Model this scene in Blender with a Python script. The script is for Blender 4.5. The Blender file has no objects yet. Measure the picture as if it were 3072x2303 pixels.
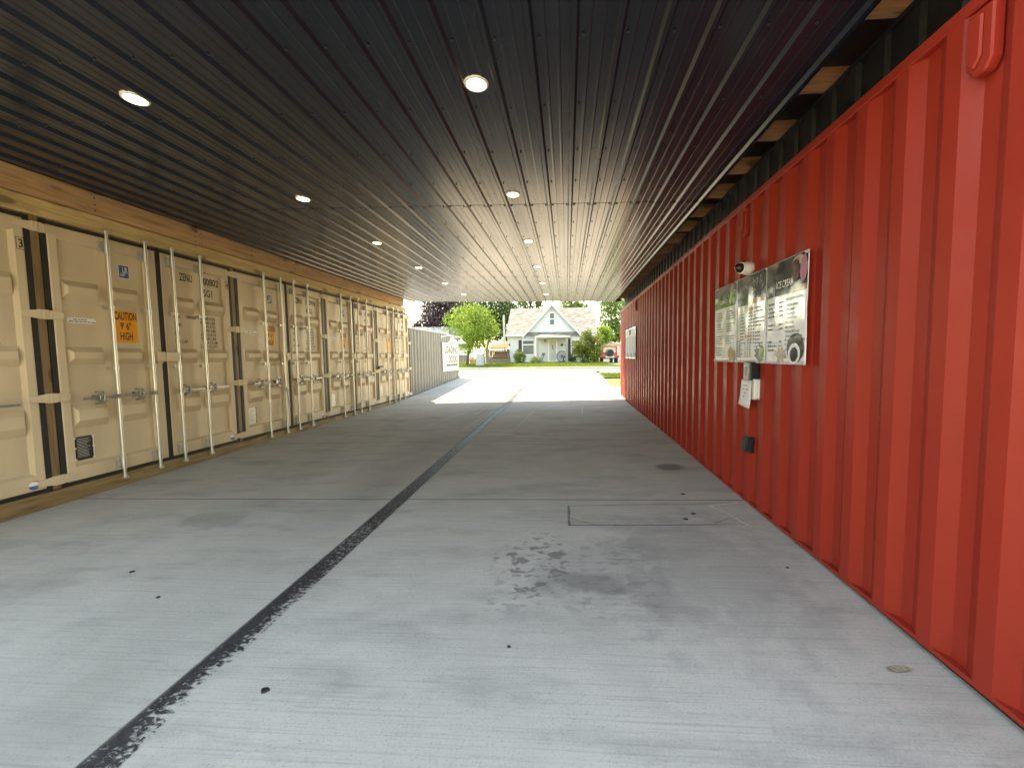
import bpy, bmesh, math, random
from mathutils import Vector, Matrix, noise
R0 = random.Random(7)
rad = math.radians
scn = bpy.context.scene
C = scn.collection
# ------------------------------------------------------------------ camera
cam_d = bpy.data.cameras.new('camera'); cam = bpy.data.objects.new('camera', cam_d); C.objects.link(cam)
cam_d.sensor_fit = 'HORIZONTAL'; cam_d.sensor_width = 36.0; cam_d.lens = 36.0*1200.11/3072
cam_d.shift_x = -68.2853/3072; cam_d.shift_y = -3.3375/3072
cam_d.clip_start = 0.05; cam_d.clip_end = 2000
_y, _t, _r = rad(-4.5892), rad(-3.8486), rad(-0.5928)
fw = Vector((math.sin(_y)*math.cos(_t), math.cos(_y)*math.cos(_t), math.sin(_t)))
rt = Vector((math.cos(_y), -math.sin(_y), 0)); up = rt.cross(fw)
rt2 = rt*math.cos(_r)+up*math.sin(_r); up2 = up*math.cos(_r)-rt*math.sin(_r)
M = Matrix((rt2, up2, -fw)).transposed().to_4x4(); M.translation = (0, 0, 1.486)
cam.matrix_world = M
scn.camera = cam
# ------------------------------------------------------------------ world, sun, exposure
SUN_D = Vector((0.47, -0.45, -1.0)).normalized()
EL = math.asin(-SUN_D.z); AZ = math.atan2(-SUN_D.x, -SUN_D.y)
w = bpy.data.worlds.new('World'); scn.world = w; w.use_nodes = True
nt = w.node_tree; bg = nt.nodes['Background']
sky = nt.nodes.new('ShaderNodeTexSky'); sky.sky_type = 'NISHITA'; sky.sun_disc = False
sky.sun_elevation = EL; sky.sun_rotation = AZ; sky.air_density = 1.0; sky.dust_density = 0.1; sky.ozone_density = 1.0
nt.links.new(sky.outputs[0], bg.inputs[0]); bg.inputs[1].default_value = 0.15
sl = bpy.data.lights.new('sun', 'SUN'); sl.energy = 2.0; sl.angle = rad(0.53); sl.color = (1.0, 0.94, 0.84)
so = bpy.data.objects.new('sun', sl); C.objects.link(so); so.location = (-20, 20, 40)
so.rotation_euler = SUN_D.to_track_quat('-Z', 'Y').to_euler()
scn.view_settings.view_transform = 'Standard'; scn.view_settings.look = 'None'
scn.view_settings.exposure = 3.1; scn.view_settings.gamma = 1.0
try:      # shade white balance, as the photograph's camera chose
    scn.view_settings.use_white_balance = True; scn.view_settings.white_balance_temperature = 11800; scn.view_settings.white_balance_tint = 9
except Exception: pass
scn.render.engine = 'CYCLES'
try:
    scn.cycles.max_bounces = 5; scn.cycles.diffuse_bounces = 4; scn.cycles.glossy_bounces = 2; scn.cycles.transparent_max_bounces = 6
except Exception: pass

# ------------------------------------------------------------------ helpers
class MB:
    def __init__(s): s.v = []; s.f = []; s.sm = []
    def add(s, vs, fs, sm=False):
        o = len(s.v); s.v += [tuple(p) for p in vs]
        for f in fs: s.f.append(tuple(i+o for i in f)); s.sm.append(sm)
        return s
    def box(s, x0, x1, y0, y1, z0, z1):
        return s.add([(x0,y0,z0),(x1,y0,z0),(x1,y1,z0),(x0,y1,z0),(x0,y0,z1),(x1,y0,z1),(x1,y1,z1),(x0,y1,z1)],
                     [(3,2,1,0),(4,5,6,7),(0,1,5,4),(1,2,6,5),(2,3,7,6),(3,0,4,7)])
    def hexa(s, a, b):   # two quads (lists of 4) joined
        return s.add(list(a)+list(b), [(3,2,1,0),(4,5,6,7),(0,1,5,4),(1,2,6,5),(2,3,7,6),(3,0,4,7)])
    def quad(s, *p): return s.add(p, [tuple(range(len(p)))])
    def tube(s, p0, p1, r0, r1=None, n=10, caps=True):
        r1 = r0 if r1 is None else r1
        p0 = Vector(p0); p1 = Vector(p1); d = (p1-p0).normalized()
        a = d.orthogonal().normalized(); b = d.cross(a)
        vs = []
        for p, r in ((p0, r0), (p1, r1)):
            for k in range(n):
                t = 2*math.pi*k/n; vs.append(p+a*(r*math.cos(t))+b*(r*math.sin(t)))
        s.add(vs, [(k, (k+1) % n, n+(k+1) % n, n+k) for k in range(n)], True)
        if caps:
            s.add(vs[:n], [tuple(reversed(range(n)))]); s.add(vs[n:], [tuple(range(n))])
        return s
    def path(s, pts, r, n=8):
        rr = r if isinstance(r, (list, tuple)) else [r]*len(pts)
        for i in range(len(pts)-1): s.tube(pts[i], pts[i+1], rr[i], rr[i+1], n)
        return s
    def lathe(s, prof, c, axis='z', n=20, sm=True, caps=True):
        # prof: list of (radius, height)
        vs = []
        for r, h in prof:
            for k in range(n):
                t = 2*math.pi*k/n; a, b = r*math.cos(t), r*math.sin(t)
                p = {'z': (a, b, h), 'x': (h, a, b), 'y': (b, h, a)}[axis]
                vs.append((p[0]+c[0], p[1]+c[1], p[2]+c[2]))
        fs = []
        for j in range(len(prof)-1):
            for k in range(n): fs.append((j*n+k, j*n+(k+1) % n, (j+1)*n+(k+1) % n, (j+1)*n+k))
        s.add(vs, fs, sm); m = len(prof)-1
        if not caps: return s
        if prof[0][0] > 1e-5: s.add(vs[:n], [tuple(reversed(range(n)))])
        if prof[m][0] > 1e-5: s.add(vs[m*n:], [tuple(range(n))])
        return s
    def prism(s, prof, a0, a1, f):   # prof: 2D polygon; f(u,v,a)->xyz
        n = len(prof)
        vs = [f(u, v, a0) for u, v in prof]+[f(u, v, a1) for u, v in prof]
        return s.add(vs, [(i, (i+1) % n, n+(i+1) % n, n+i) for i in range(n)]+[tuple(reversed(range(n))), tuple(range(n, 2*n))])
    def mesh(s, name):
        m = bpy.data.meshes.new(name); m.from_pydata(s.v, [], s.f)
        m.polygons.foreach_set('use_smooth', s.sm); m.update(); return m
def link(name, me, mat=None, parent=None, loc=None, rot=None):
    o = bpy.data.objects.new(name, me); C.objects.link(o)
    if me and mat and not me.materials: me.materials.append(mat)
    if parent: o.parent = parent
    if loc: o.location = loc
    if rot: o.rotation_euler = rot
    return o
def obj(name, mb, mat, parent=None, loc=None, rot=None, bev=0, fix=True):
    me = mb.mesh(name)
    if fix:
        bm = bmesh.new(); bm.from_mesh(me); bmesh.ops.recalc_face_normals(bm, faces=bm.faces); bm.to_mesh(me); bm.free()
    o = link(name, me, mat, parent, loc, rot)
    if bev: addbev(o, bev)
    return o
def addbev(o, w, seg=1):
    b = o.modifiers.new('bevel', 'BEVEL'); b.width = w; b.segments = seg; b.limit_method = 'ANGLE'; b.angle_limit = rad(40)
def thing(name, label, cat, loc=(0,0,0), rot=None, group=None):
    o = link(name, None, None, None, loc, rot); return tag(o, label, cat, group)
def tag(o, label, cat, group=None):
    o['label'] = label; o['category'] = cat
    if group: o['group'] = group
    return o
def struct(o): o['kind'] = 'structure'; return o
def stuff(o): o['kind'] = 'stuff'; return o

# ------------------------------------------------------------------ materials
class NT:
    def __init__(s, name):
        s.m = bpy.data.materials.new(name); s.m.use_nodes = True; s.t = s.m.node_tree
        s.b = s.t.nodes['Principled BSDF']; s.out = s.t.nodes['Material Output']
    def n(s, ty, **kw):
        nd = s.t.nodes.new('ShaderNode'+ty)
        for k, v in kw.items():
            if k in nd.inputs.keys(): s.set(nd.inputs[k], v)
            else: setattr(nd, k, v)
        return nd
    def set(s, inp, v):
        if isinstance(v, bpy.types.NodeSocket): s.t.links.new(v, inp)
        elif isinstance(v, (tuple, list)) and len(v) == 3 and inp.type == 'RGBA': inp.default_value = (*v, 1)
        else: inp.default_value = v
    def pos(s, sc=(1,1,1), obj=False, off=(0,0,0)):
        src = s.n('TexCoord').outputs['Object'] if obj else s.n('NewGeometry').outputs['Position']
        mp = s.n('Mapping'); s.set(mp.inputs[0], src); mp.inputs['Scale'].default_value = sc; mp.inputs['Location'].default_value = off
        return mp.outputs[0]
    def noise(s, vec, scale=1, detail=4, rough=.55, dist=0):
        nd = s.n('TexNoise'); s.set(nd.inputs['Vector'], vec); nd.inputs['Scale'].default_value = scale
        nd.inputs['Detail'].default_value = detail; nd.inputs['Roughness'].default_value = rough; nd.inputs['Distortion'].default_value = dist
        return nd.outputs[0]
    def ramp(s, fac, *stops, interp='LINEAR'):
        nd = s.n('ValToRGB'); s.set(nd.inputs[0], fac); cr = nd.color_ramp; cr.interpolation = interp
        while len(cr.elements) > len(stops): cr.elements.remove(cr.elements[-1])
        while len(cr.elements) < len(stops): cr.elements.new(1)
        for e, (p, c) in zip(cr.elements, stops):
            e.position = p; e.color = (*c, 1) if isinstance(c, tuple) else (c, c, c, 1)
        return nd.outputs[0]
    def mix(s, fac, a, b, mode='MIX'):
        nd = s.n('Mix'); nd.data_type = 'RGBA'; nd.blend_type = mode
        s.set(nd.inputs[0], fac); s.set(nd.inputs[6], a); s.set(nd.inputs[7], b); return nd.outputs[2]
    def math(s, op, a, b=0.0, c=None):
        nd = s.n('Math', operation=op); s.set(nd.inputs[0], a); s.set(nd.inputs[1], b)
        if c is not None: s.set(nd.inputs[2], c)
        return nd.outputs[0]
    def mr(s, v, a, b, c=0., d=1.):
        nd = s.n('MapRange'); nd.clamp = True; s.set(nd.inputs[0], v)
        for i, x in enumerate((a, b, c, d)): nd.inputs[i+1].default_value = x
        return nd.outputs[0]
    def bump(s, h, st=.2, dist=.01):
        nd = s.n('Bump'); nd.inputs['Strength'].default_value = st; nd.inputs['Distance'].default_value = dist
        s.set(nd.inputs['Height'], h); s.t.links.new(nd.outputs[0], s.b.inputs['Normal'])
    def fin(s, col=None, rough=None, metal=None, spec=None):
        if col is not None: s.set(s.b.inputs['Base Color'], col)
        if rough is not None: s.set(s.b.inputs['Roughness'], rough)
        if metal is not None: s.set(s.b.inputs['Metallic'], metal)
        if spec is not None: s.set(s.b.inputs['Specular IOR Level'], spec)
        return s.m
def plain(name, col, rough=.5, metal=0., var=.12, sc=6., bump=0., spec=.5):
    t = NT(name); nz = t.noise(t.pos(), sc, 5)
    lo = tuple(c*(1-var) for c in col); hi = tuple(min(1, c*(1+var)) for c in col)
    c = t.ramp(nz, (.3, lo), (.7, hi))
    if bump: t.bump(t.noise(t.pos(), sc*12, 3), bump, .004)
    rg = t.mr(t.noise(t.pos(), sc*2.3, 3), .3, .7, max(.02, rough-.06), min(1, rough+.08))
    return t.fin(c, rg, metal, spec)
def paint_steel(name, col, dirt=(.09,.07,.05), rough=.42, dirt_amt=.35, spec=.5):
    t = NT(name); p = t.pos()
    a = t.noise(p, 1.3, 4, .6); b = t.noise(t.pos((9, 9, .9)), 1, 3, .6)
    c = t.ramp(a, (.3, tuple(x*.92 for x in col)), (.7, tuple(x*1.06 for x in col)))
    st = t.math('MULTIPLY', t.mr(b, .52, .78), t.mr(a, .35, .7)); st = t.math('MULTIPLY', st, dirt_amt)
    c = t.mix(st, c, dirt)
    t.bump(t.noise(p, 5, 2, .5), .06, .004)
    return t.fin(c, t.mr(t.noise(p, 5, 4), .3, .7, rough-.08, rough+.12), 0, spec)
def wood(name, axis, base=(.60,.40,.20), dark=(.34,.19,.08), green=.12):
    t = NT(name)
    sc = {'y': (16, 1.1, 16), 'z': (16, 16, 1.1), 'x': (1.1, 16, 16)}[axis]
    oi = t.n('ObjectInfo').outputs['Random']
    cv = t.n('CombineXYZ'); t.set(cv.inputs[0], t.math('MULTIPLY', oi, 13.)); t.set(cv.inputs[2], t.math('MULTIPLY', oi, 29.))
    ad = t.n('VectorMath', operation='ADD'); t.set(ad.inputs[0], t.n('NewGeometry').outputs['Position']); t.set(ad.inputs[1], cv.outputs[0])
    def mp(scale):
        m = t.n('Mapping'); t.set(m.inputs[0], ad.outputs[0]); m.inputs['Scale'].default_value = scale; return m.outputs[0]
    g = t.noise(mp(sc), 1.6, 8, .62, .6)
    big = t.noise(mp(tuple(x*.28 for x in sc)), 1, 3, .5, 1.2)
    rings = t.math('FRACT', t.math('MULTIPLY', big, 9.)); rings = t.math('ABSOLUTE', t.math('SUBTRACT', rings, .5))
    c = t.ramp(g, (.25, dark), (.5, base), (.8, tuple(min(1, x*1.25) for x in base)))
    c = t.mix(t.mr(rings, .28, .5, 0, .45), c, dark)
    vs = {'y': (5.5, 2.1, 5.5), 'z': (5.5, 5.5, 2.1), 'x': (2.1, 5.5, 5.5)}[axis]
    v = t.n('TexVoronoi'); t.set(v.inputs['Vector'], mp(vs)); v.inputs['Scale'].default_value = 1.0; v.inputs['Randomness'].default_value = 1.
    kn = t.mr(v.outputs['Distance'], .17, .24, 1, 0)
    sx = t.n('SeparateColor'); t.set(sx.inputs[0], v.outputs['Color'])
    keep = t.math('GREATER_THAN', sx.outputs[0], .5)
    c = t.mix(t.math('MULTIPLY', kn, keep), c, (.07, .028, .012))
    halo = t.math('MULTIPLY', t.mr(v.outputs['Distance'], .20, .42, .5, 0), keep)
    c = t.mix(halo, c, tuple(x*.62 for x in base))
    c = t.mix(t.mr(t.noise(t.pos(), .7, 2), .45, .7, 0, green), c, (.33, .30, .13))
    t.bump(g, .25, .003)
    return t.fin(c, .62)
def concrete():
    t = NT('concrete'); p = t.pos()
    a = t.noise(p, .55, 3, .6); b = t.noise(p, 3.2, 5, .68); fine = t.noise(p, 95, 2, .75)
    st = t.noise(t.pos((1.3, 85, 1)), 1, 3, .65)
    smear = t.noise(t.pos((.75, 2.2, 1), off=(3.1, 1.7, 0)), 1.15, 5, .66, .1)
    c = t.ramp(a, (.3, (.455, .43, .385)), (.7, (.55, .52, .47)))
    c = t.mix(t.mr(b, .38, .72, 0, .42), c, (.38, .36, .325))
    c = t.mix(t.mr(st, .50, .68, 0, .40), c, (.25, .245, .23))
    c = t.mix(t.mr(smear, .50, .76, 0, .62), c, (.19, .18, .165))
    c = t.mix(t.mr(fine, .56, .70, 0, .42), c, (.21, .205, .19))
    c = t.mix(t.mr(fine, .44, .30, 0, .30), c, (.56, .55, .53))
    sx = t.n('SeparateXYZ'); t.set(sx.inputs[0], p); X, Y = sx.outputs[0], sx.outputs[1]
    wob = t.math('SUBTRACT', b, .5)
    def ell(cx, cy, rx, ry, n0=.9):
        dx = t.math('DIVIDE', t.math('SUBTRACT', X, cx), rx); dy = t.math('DIVIDE', t.math('SUBTRACT', Y, cy), ry)
        d = t.math('SQRT', t.math('ADD', t.math('MULTIPLY', dx, dx), t.math('MULTIPLY', dy, dy)))
        return t.mr(t.math('MULTIPLY_ADD', wob, n0*2, d), .70, 1.15, 1, 0)
    # oily spatter between the near slab joint and the camera
    sp1 = t.mr(t.noise(t.pos((7.0, 11, 1)), 1, 3, .5), .565, .62)
    sp2 = t.mr(t.noise(t.pos((14, 22, 1), off=(2, 5, 0)), 1, 1, .5), .60, .645)
    sp = t.math('MAXIMUM', sp1, t.math('MULTIPLY', sp2, .8))
    reg = t.math('MAXIMUM', ell(-.24, 2.74, .30, .52), t.math('MULTIPLY', ell(.2, 2.62, .42, .50), .45))
    c = t.mix(t.math('MULTIPLY', t.math('MULTIPLY', sp, reg), .62), c, (.085, .085, .08))
    c = t.mix(t.math('MULTIPLY', ell(.14, 2.50, .26, .13, 1.0), .45), c, (.11, .108, .10))
    c = t.mix(t.math('MULTIPLY', ell(.25, 2.68, .5, .42, 1.3), .28), c, (.15, .148, .14))
    c = t.mix(t.math('MULTIPLY', ell(.95, 2.7, .55, .9, 1.6), .30), c, (.17, .168, .16))
    c = t.mix(t.math('MULTIPLY', ell(1.31, 5.09, .17, .16, .8), .6), c, (.07, .07, .068))
    c = t.mix(t.math('MULTIPLY', ell(-3.35, 3.45, .38, .20, 1.4), .35), c, (.16, .16, .15))
    # traffic film: brownish lane beside the black stripe
    band = t.math('MULTIPLY', t.mr(t.math('ABSOLUTE', t.math('SUBTRACT', X, -2.2)), .1, .75, 1, 0), t.mr(a, .35, .6))
    c = t.mix(t.math('MULTIPLY', band, .38), c, (.19, .175, .145))
    t.bump(t.math('ADD', t.math('MULTIPLY', st, .6), t.math('MULTIPLY', fine, .5)), .30, .003)
    return t.fin(c, t.mr(b, .3, .7, .85, .95), 0, .18)
def worn_line():
    t = NT('worn_black_paint'); p = t.pos()
    c = t.ramp(t.noise(p, 40, 4), (.3, (.014, .014, .017)), (.75, (.05, .05, .055)))
    t.fin(c, .6)
    sx = t.n('SeparateXYZ'); t.set(sx.inputs[0], p); X, Y = sx.outputs[0], sx.outputs[1]
    wear = t.noise(t.pos((22, 34, 1)), 1.5, 5, .7, .8); big = t.noise(p, 1.1, 2)
    edge = t.mr(X, -1.80, -1.66, -.10, .16)
    near = t.math('MULTIPLY', t.mr(Y, 1.1, 1.6, 0, 1), t.mr(Y, 2.0, 2.9, 1, 0))
    thr = t.math('ADD', t.math('ADD', .435, t.math('MULTIPLY', t.math('SUBTRACT', big, .5), .35)), t.math('MULTIPLY', near, t.math('ADD', .02, t.math('MULTIPLY', edge, 1.1))))
    thr = t.math('ADD', thr, t.mr(Y, 12, 17, 0, .09))
    al = t.mr(t.math('SUBTRACT', wear, thr), -.02, .03)
    tr = t.n('BsdfTransparent'); mx = t.n('MixShader'); t.set(mx.inputs[0], al)
    t.t.links.new(tr.outputs[0], mx.inputs[1]); t.t.links.new(t.b.outputs[0], mx.inputs[2]); t.t.links.new(mx.outputs[0], t.out.inputs[0])
    return t.m
def leafmat(name, dark, mid, light, trans=.35):
    t = NT(name); rnd = t.n('NewGeometry').outputs['Random Per Island']
    c = t.ramp(rnd, (.0, dark), (.5, mid), (1., light))
    t.fin(c, .55, 0, .35)
    tl = t.n('BsdfTranslucent'); t.set(tl.inputs[0], c); mx = t.n('MixShader'); mx.inputs[0].default_value = trans
    t.t.links.new(t.b.outputs[0], mx.inputs[1]); t.t.links.new(tl.outputs[0], mx.inputs[2]); t.t.links.new(mx.outputs[0], t.out.inputs[0])
    return t.m
def emit(name, col, st):
    t = NT(name); t.b.inputs['Emission Color'].default_value = (*col, 1); t.b.inputs['Emission Strength'].default_value = st
    return t.fin(col, .4)
def shingles():
    t = NT('grey_shingles'); bk = t.n('TexBrick'); t.set(bk.inputs['Vector'], t.pos((1, .0, 1.35)))
    mp = t.n('Mapping'); t.set(mp.inputs[0], t.n('NewGeometry').outputs['Position']); mp.inputs['Rotation'].default_value = (rad(90), 0, 0)
    t.set(bk.inputs['Vector'], mp.outputs[0]); bk.inputs['Scale'].default_value = 1.0
    bk.inputs['Brick Width'].default_value = .34; bk.inputs['Row Height'].default_value = .10; bk.inputs['Mortar Size'].default_value = .006
    bk.inputs['Color1'].default_value = (.09, .086, .086, 1); bk.inputs['Color2'].default_value = (.27, .26, .255, 1); bk.inputs['Mortar'].default_value = (.05, .047, .045, 1)
    c = t.mix(t.mr(t.noise(t.pos((2.2, 2, 9)), 1, 4), .35, .65, 0, .6), bk.outputs[0], (.155, .15, .148))
    t.bump(bk.outputs[1], -.3, .01)
    return t.fin(c, .9)
MT = {}
MT['concrete'] = concrete(); MT['line'] = worn_line()
MT['tan'] = paint_steel('tan_container_paint', (.61, .485, .35), dirt=(.34,.25,.16), rough=.42, dirt_amt=.22, spec=.35)
MT['red'] = paint_steel('red_container_paint', (.33, .030, .019), dirt=(.19,.022,.015), rough=.40, dirt_amt=.15, spec=.22)
MT['grey'] = paint_steel('grey_container_paint', (.15, .14, .128), rough=.45, dirt_amt=.2)
def ceiling_mat():
    t = NT('charcoal_liner_panel'); p = t.pos()
    c = t.ramp(t.noise(p, 1.7, 4), (.3, (.006, .011, .022)), (.7, (.009, .015, .028)))
    t.fin(c, t.mr(t.noise(t.pos((6, .6, 1)), 1, 3), .3, .7, .22, .29), 0, .55)
    t.b.inputs['Coat Weight'].default_value = .25; t.b.inputs['Coat Roughness'].default_value = .16; t.b.inputs['Coat IOR'].default_value = 1.5
    t.bump(t.noise(t.pos((3, .5, 3)), 2, 2), .05, .004)
    return t.m
MT['ceil'] = ceiling_mat()
MT['black'] = plain('black_steel', (.012, .012, .015), .42)
MT['rubber'] = plain('black_rubber_gasket', (.010, .010, .011), .6)
MT['galv'] = plain('galvanized_steel', (.58, .575, .57), .36, .85, .03, 3)
MT['dgalv'] = plain('dull_galvanized_steel', (.30, .30, .31), .42, .8, .2, 18)
MT['woody'] = wood('pine_lengthwise', 'y', (.58,.42,.21), (.36,.23,.10), .25); MT['woodu'] = wood('pine_upper_course', 'y', (.52,.31,.16), (.29,.14,.065), .0); MT['woodz'] = wood('pine_upright', 'z', (.24,.145,.07), (.12,.065,.03), .05)
MT['woodx'] = wood('pine_rafter', 'x', (.30,.15,.08), (.15,.07,.03), .0); MT['sill'] = wood('treated_sill', 'y', (.23,.14,.065), (.09,.048,.02), .35)
MT['white'] = plain('white_plastic', (.80, .80, .79), .35, 0, .03)
MT['paper'] = plain('paper', (.74, .74, .78), .55, 0, .05)
MT['ink'] = plain('black_ink', (.012, .012, .014), .55, 0, .1)
MT['orange'] = plain('orange_sticker', (.85, .33, .015), .45, 0, .06)
MT['blue'] = plain('blue_sticker', (.025, .10, .26), .4, 0, .1)
MT['whiteink'] = plain('white_print', (.80, .80, .80), .45, 0, .03)
MT['redink'] = plain('red_print', (.55, .07, .08), .45, 0, .05); MT['blueink'] = plain('blue_print', (.06, .12, .42), .45, 0, .05)
MT['plate'] = plain('dark_data_plate', (.055, .048, .045), .35, .5, .25, 30)
MT['lplate'] = plain('pale_data_plate', (.60, .60, .57), .35, .3, .15, 30)
MT['lens'] = emit('downlight_lens', (1.0, .78, .50), 2.2)
MT['trim'] = plain('downlight_trim', (.75, .73, .70), .4, 0, .03)
MT['banner'] = plain('menu_vinyl_white', (.74, .75, .80), .12, 0, .03, spec=.6)
MT['mdark'] = plain('menu_print_black', (.022, .022, .022), .12, 0, .3, 9)
MT['mgreen'] = plain('menu_print_green', (.06, .11, .02), .12, 0, .4, 7)
MT['mbrown'] = plain('menu_print_brown', (.07, .024, .015), .14, 0, .35, 22); MT['mpink'] = plain('menu_print_pink', (.45, .20, .27), .14, 0, .15)
MT['mtan'] = plain('menu_print_tan', (.36, .18, .06), .14, 0, .3, 14); MT['mgrey'] = plain('menu_print_grey', (.13, .13, .135), .14, 0, .15)
MT['morange'] = plain('menu_print_orange', (.55, .22, .06), .14, 0, .2); MT['mlgreen'] = plain('menu_print_leaf', (.22, .32, .07), .14, 0, .5, 30)
MT['mwood'] = plain('menu_print_cone', (.42, .33, .26), .14, 0, .4, 34)
MT['joint'] = plain('concrete_crack', (.17, .166, .155), .9, 0, .3, 20); MT['chalk'] = plain('pale_scrape', (.62, .61, .58), .9, 0, .2, 20)
MT['joint2'] = plain('joint_sealant', (.10, .097, .09), .9, 0, .3, 20); MT['gum'] = plain('tar', (.016, .016, .017), .5); MT['leafdry'] = plain('dry_leaf', (.30, .25, .19), .8, 0, .3, 60)

# ------------------------------------------------------------------ ground shape
def lerp(a, b, t): return a+(b-a)*max(0., min(1., t))
def G(x, y):
    xc = max(-6.5, min(3.5, x)); f = .0166*xc+.0096*max(-6., min(12., y))
    if y <= 12: return f
    if y <= 20: return lerp(f, .43, (y-12)/8)
    if y <= 24.6: return lerp(.43, .50, (y-20)/4.6)
    if y <= 29.7: return lerp(.50, .53, (y-24.6)/5.1)
    if y <= 30.0: return lerp(.53, .63, (y-29.7)/.3)
    return lerp(lerp(.63, .90, (y-30.)/8.), .60, (x-3.0)/.8)
def sheet(name, x0, x1, y0, y1, dz, mat, nx=6, ny=20, skirt=0., edge=0., parent=None, g=None, fx=None):
    g = g or G; mb = MB()
    xs = [x0+(x1-x0)*i/nx for i in range(nx+1)]; ys = [y0+(y1-y0)*j/ny for j in range(ny+1)]
    if edge: xs = [x0, x0+edge]+xs[1:-1]+[x1-edge, x1]; ys = [y0, y0+edge]+ys[1:-1]+[y1-edge, y1]
    vs = []
    for j, yy in enumerate(ys):
        for i, xx in enumerate(xs):
            e = edge*.8 if edge and (i in (0, len(xs)-1) or j in (0, len(ys)-1)) else 0
            vs.append((xx, yy, g(xx, yy)+dz-e))
    n = len(xs); fs = [(j*n+i, j*n+i+1, (j+1)*n+i+1, (j+1)*n+i) for j in range(len(ys)-1) for i in range(n-1)]
    if skirt:
        rim = [i for i in range(n)]+[j*n+n-1 for j in range(1, len(ys))]+[(len(ys)-1)*n+i for i in range(n-2, -1, -1)]+[j*n for j in range(len(ys)-2, 0, -1)]
        b = len(vs); vs += [(vs[k][0], vs[k][1], vs[k][2]-skirt) for k in rim]; m = len(rim)
        fs += [(rim[(k+1) % m], rim[k], b+k, b+(k+1) % m) for k in range(m)]
    mb.add(vs, fs)
    return obj(name, mb, mat, parent, fix=False)
tg = NT('soil_and_turf'); _c = tg.ramp(tg.noise(tg.pos(), .8, 6), (.3, (.07, .095, .022)), (.7, (.13, .155, .04)))
MT['turf'] = tg.fin(_c, .9)
MT['asphalt'] = plain('street_asphalt', (.12, .115, .105), .85, 0, .2, 3)
MT['kerb'] = plain('kerb_concrete', (.40, .39, .36), .8, 0, .15)
# big ground sheet
xsb = [-400, -120, -40, -15, -6.5, -3, 0, 3.5, 15, 40, 120, 400]; ysb = [-200, -60, -20, -6, 0, 6, 12, 14, 16, 18, 20, 24.6, 29.7, 30, 34, 38, 60, 120, 400]
mb = MB(); n = len(xsb)
mb.add([(x, y, G(x, y)-.06) for y in ysb for x in xsb], [(j*n+i, j*n+i+1, (j+1)*n+i+1, (j+1)*n+i) for j in range(len(ysb)-1) for i in range(n-1)])
struct(obj('ground', mb, MT['turf'], fix=False))
# concrete slabs of the drive, each poured panel its own piece
drive = struct(link('driveway', None))
ysl = [-26, -20, -14, -8.5, -4.2, 3.96, 6.66, 9.0, 12.0, 15.5, 19.5, 24.6]
for j in range(len(ysl)-1):
    for (xa, xb) in ((-16, -10.5), (-10.5, -5.44), (-5.44, -1.822), (-1.822, 1.74), (1.74, 5.2), (5.2, 10.5)):
        ya, yb = ysl[j], ysl[j+1]
        if xa < -5.5 and ya >= -4.2: continue
        if xb > 1.8 and (-4.2 <= ya < 12.0 or ya >= 15.5): continue
        gp = .007
        sheet('concrete_slab', xa+gp, xb-gp, ya+gp, yb-gp, 0, MT['concrete'], 5, 10, .09, .003, drive)
sheet('concrete_slab', 2.0, 10.5, 22.6, 24.6-.004, 0, MT['concrete'], 4, 4, .09, .006, drive)
sheet('concrete_slab', -16, -5.445, 20.6, 24.6-.004, 0, MT['concrete'], 4, 4, .09, .006, drive)
for (xa, xb, ya, yb, nx, ny) in [(-5.44, 1.74, y-.009, y+.009, 14, 1) for y in ysl[4:-1]]+[(-1.822-.005, -1.822+.005, -4.2, 24.5, 1, 60)]:
    stuff(sheet('joint_sealant', xa, xb, ya, yb, -.0008 if ny == 1 else -.005, MT['joint2'], nx, ny, 0, 0, drive))
struct(sheet('street', -120, 120, 24.604, 29.6, 0, MT['asphalt'], 30, 8))
mb = MB()
for (xa, xb) in ((-120, 8.2), (12.5, 120)):
    mb.box(xa, xb, 29.6, 29.78, .40, .645)
kb = struct(obj('kerb', mb, MT['kerb'], bev=.02))
# lawns
def lawn(name, x0, x1, y0, y1, dz=.02): return struct(sheet(name, x0, x1, y0, y1, dz, MT['turf'], 8, 8, .05))
lawn('front_lawn', -60, 8.0, 29.78, 70, .03); lawn('verge_lawn', 1.80, 12, 19.6, 22.5, .012); lawn('side_lawn', -60, -5.5, 20.0, 20.55, .02)
struct(sheet('house_drive', 8.05/1.6, 12.4, 29.78, 52, .045, MT['kerb'], 4, 6, .05))
gm = leafmat('grass_blades', (.07,.11,.012), (.13,.18,.022), (.21,.26,.045), .4)
def grass(x0, x1, y0, y1, n, seed, dz, h=.07):
    r = random.Random(seed); mb = MB()
    for _ in range(n):
        x = r.uniform(x0, x1); y = r.uniform(y0, y1); z = G(x, y)+dz; a = r.uniform(0, 6.28); hh = h*r.uniform(.5, 1.3); wd = .012+.012*r.random()
        dx, dy = math.cos(a)*wd, math.sin(a)*wd
        mb.add([(x-dx, y-dy, z), (x+dx, y+dy, z), (x+r.uniform(-.04, .04), y+r.uniform(-.04, .04), z+hh)], [(0, 1, 2)])
    o = stuff(obj('grass', mb, gm, fix=False)); return o
grass(-13, 5.0, 29.85, 36.5, 30000, 3, .03); grass(1.85, 6, 19.7, 22.45, 9000, 4, .012)

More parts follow.
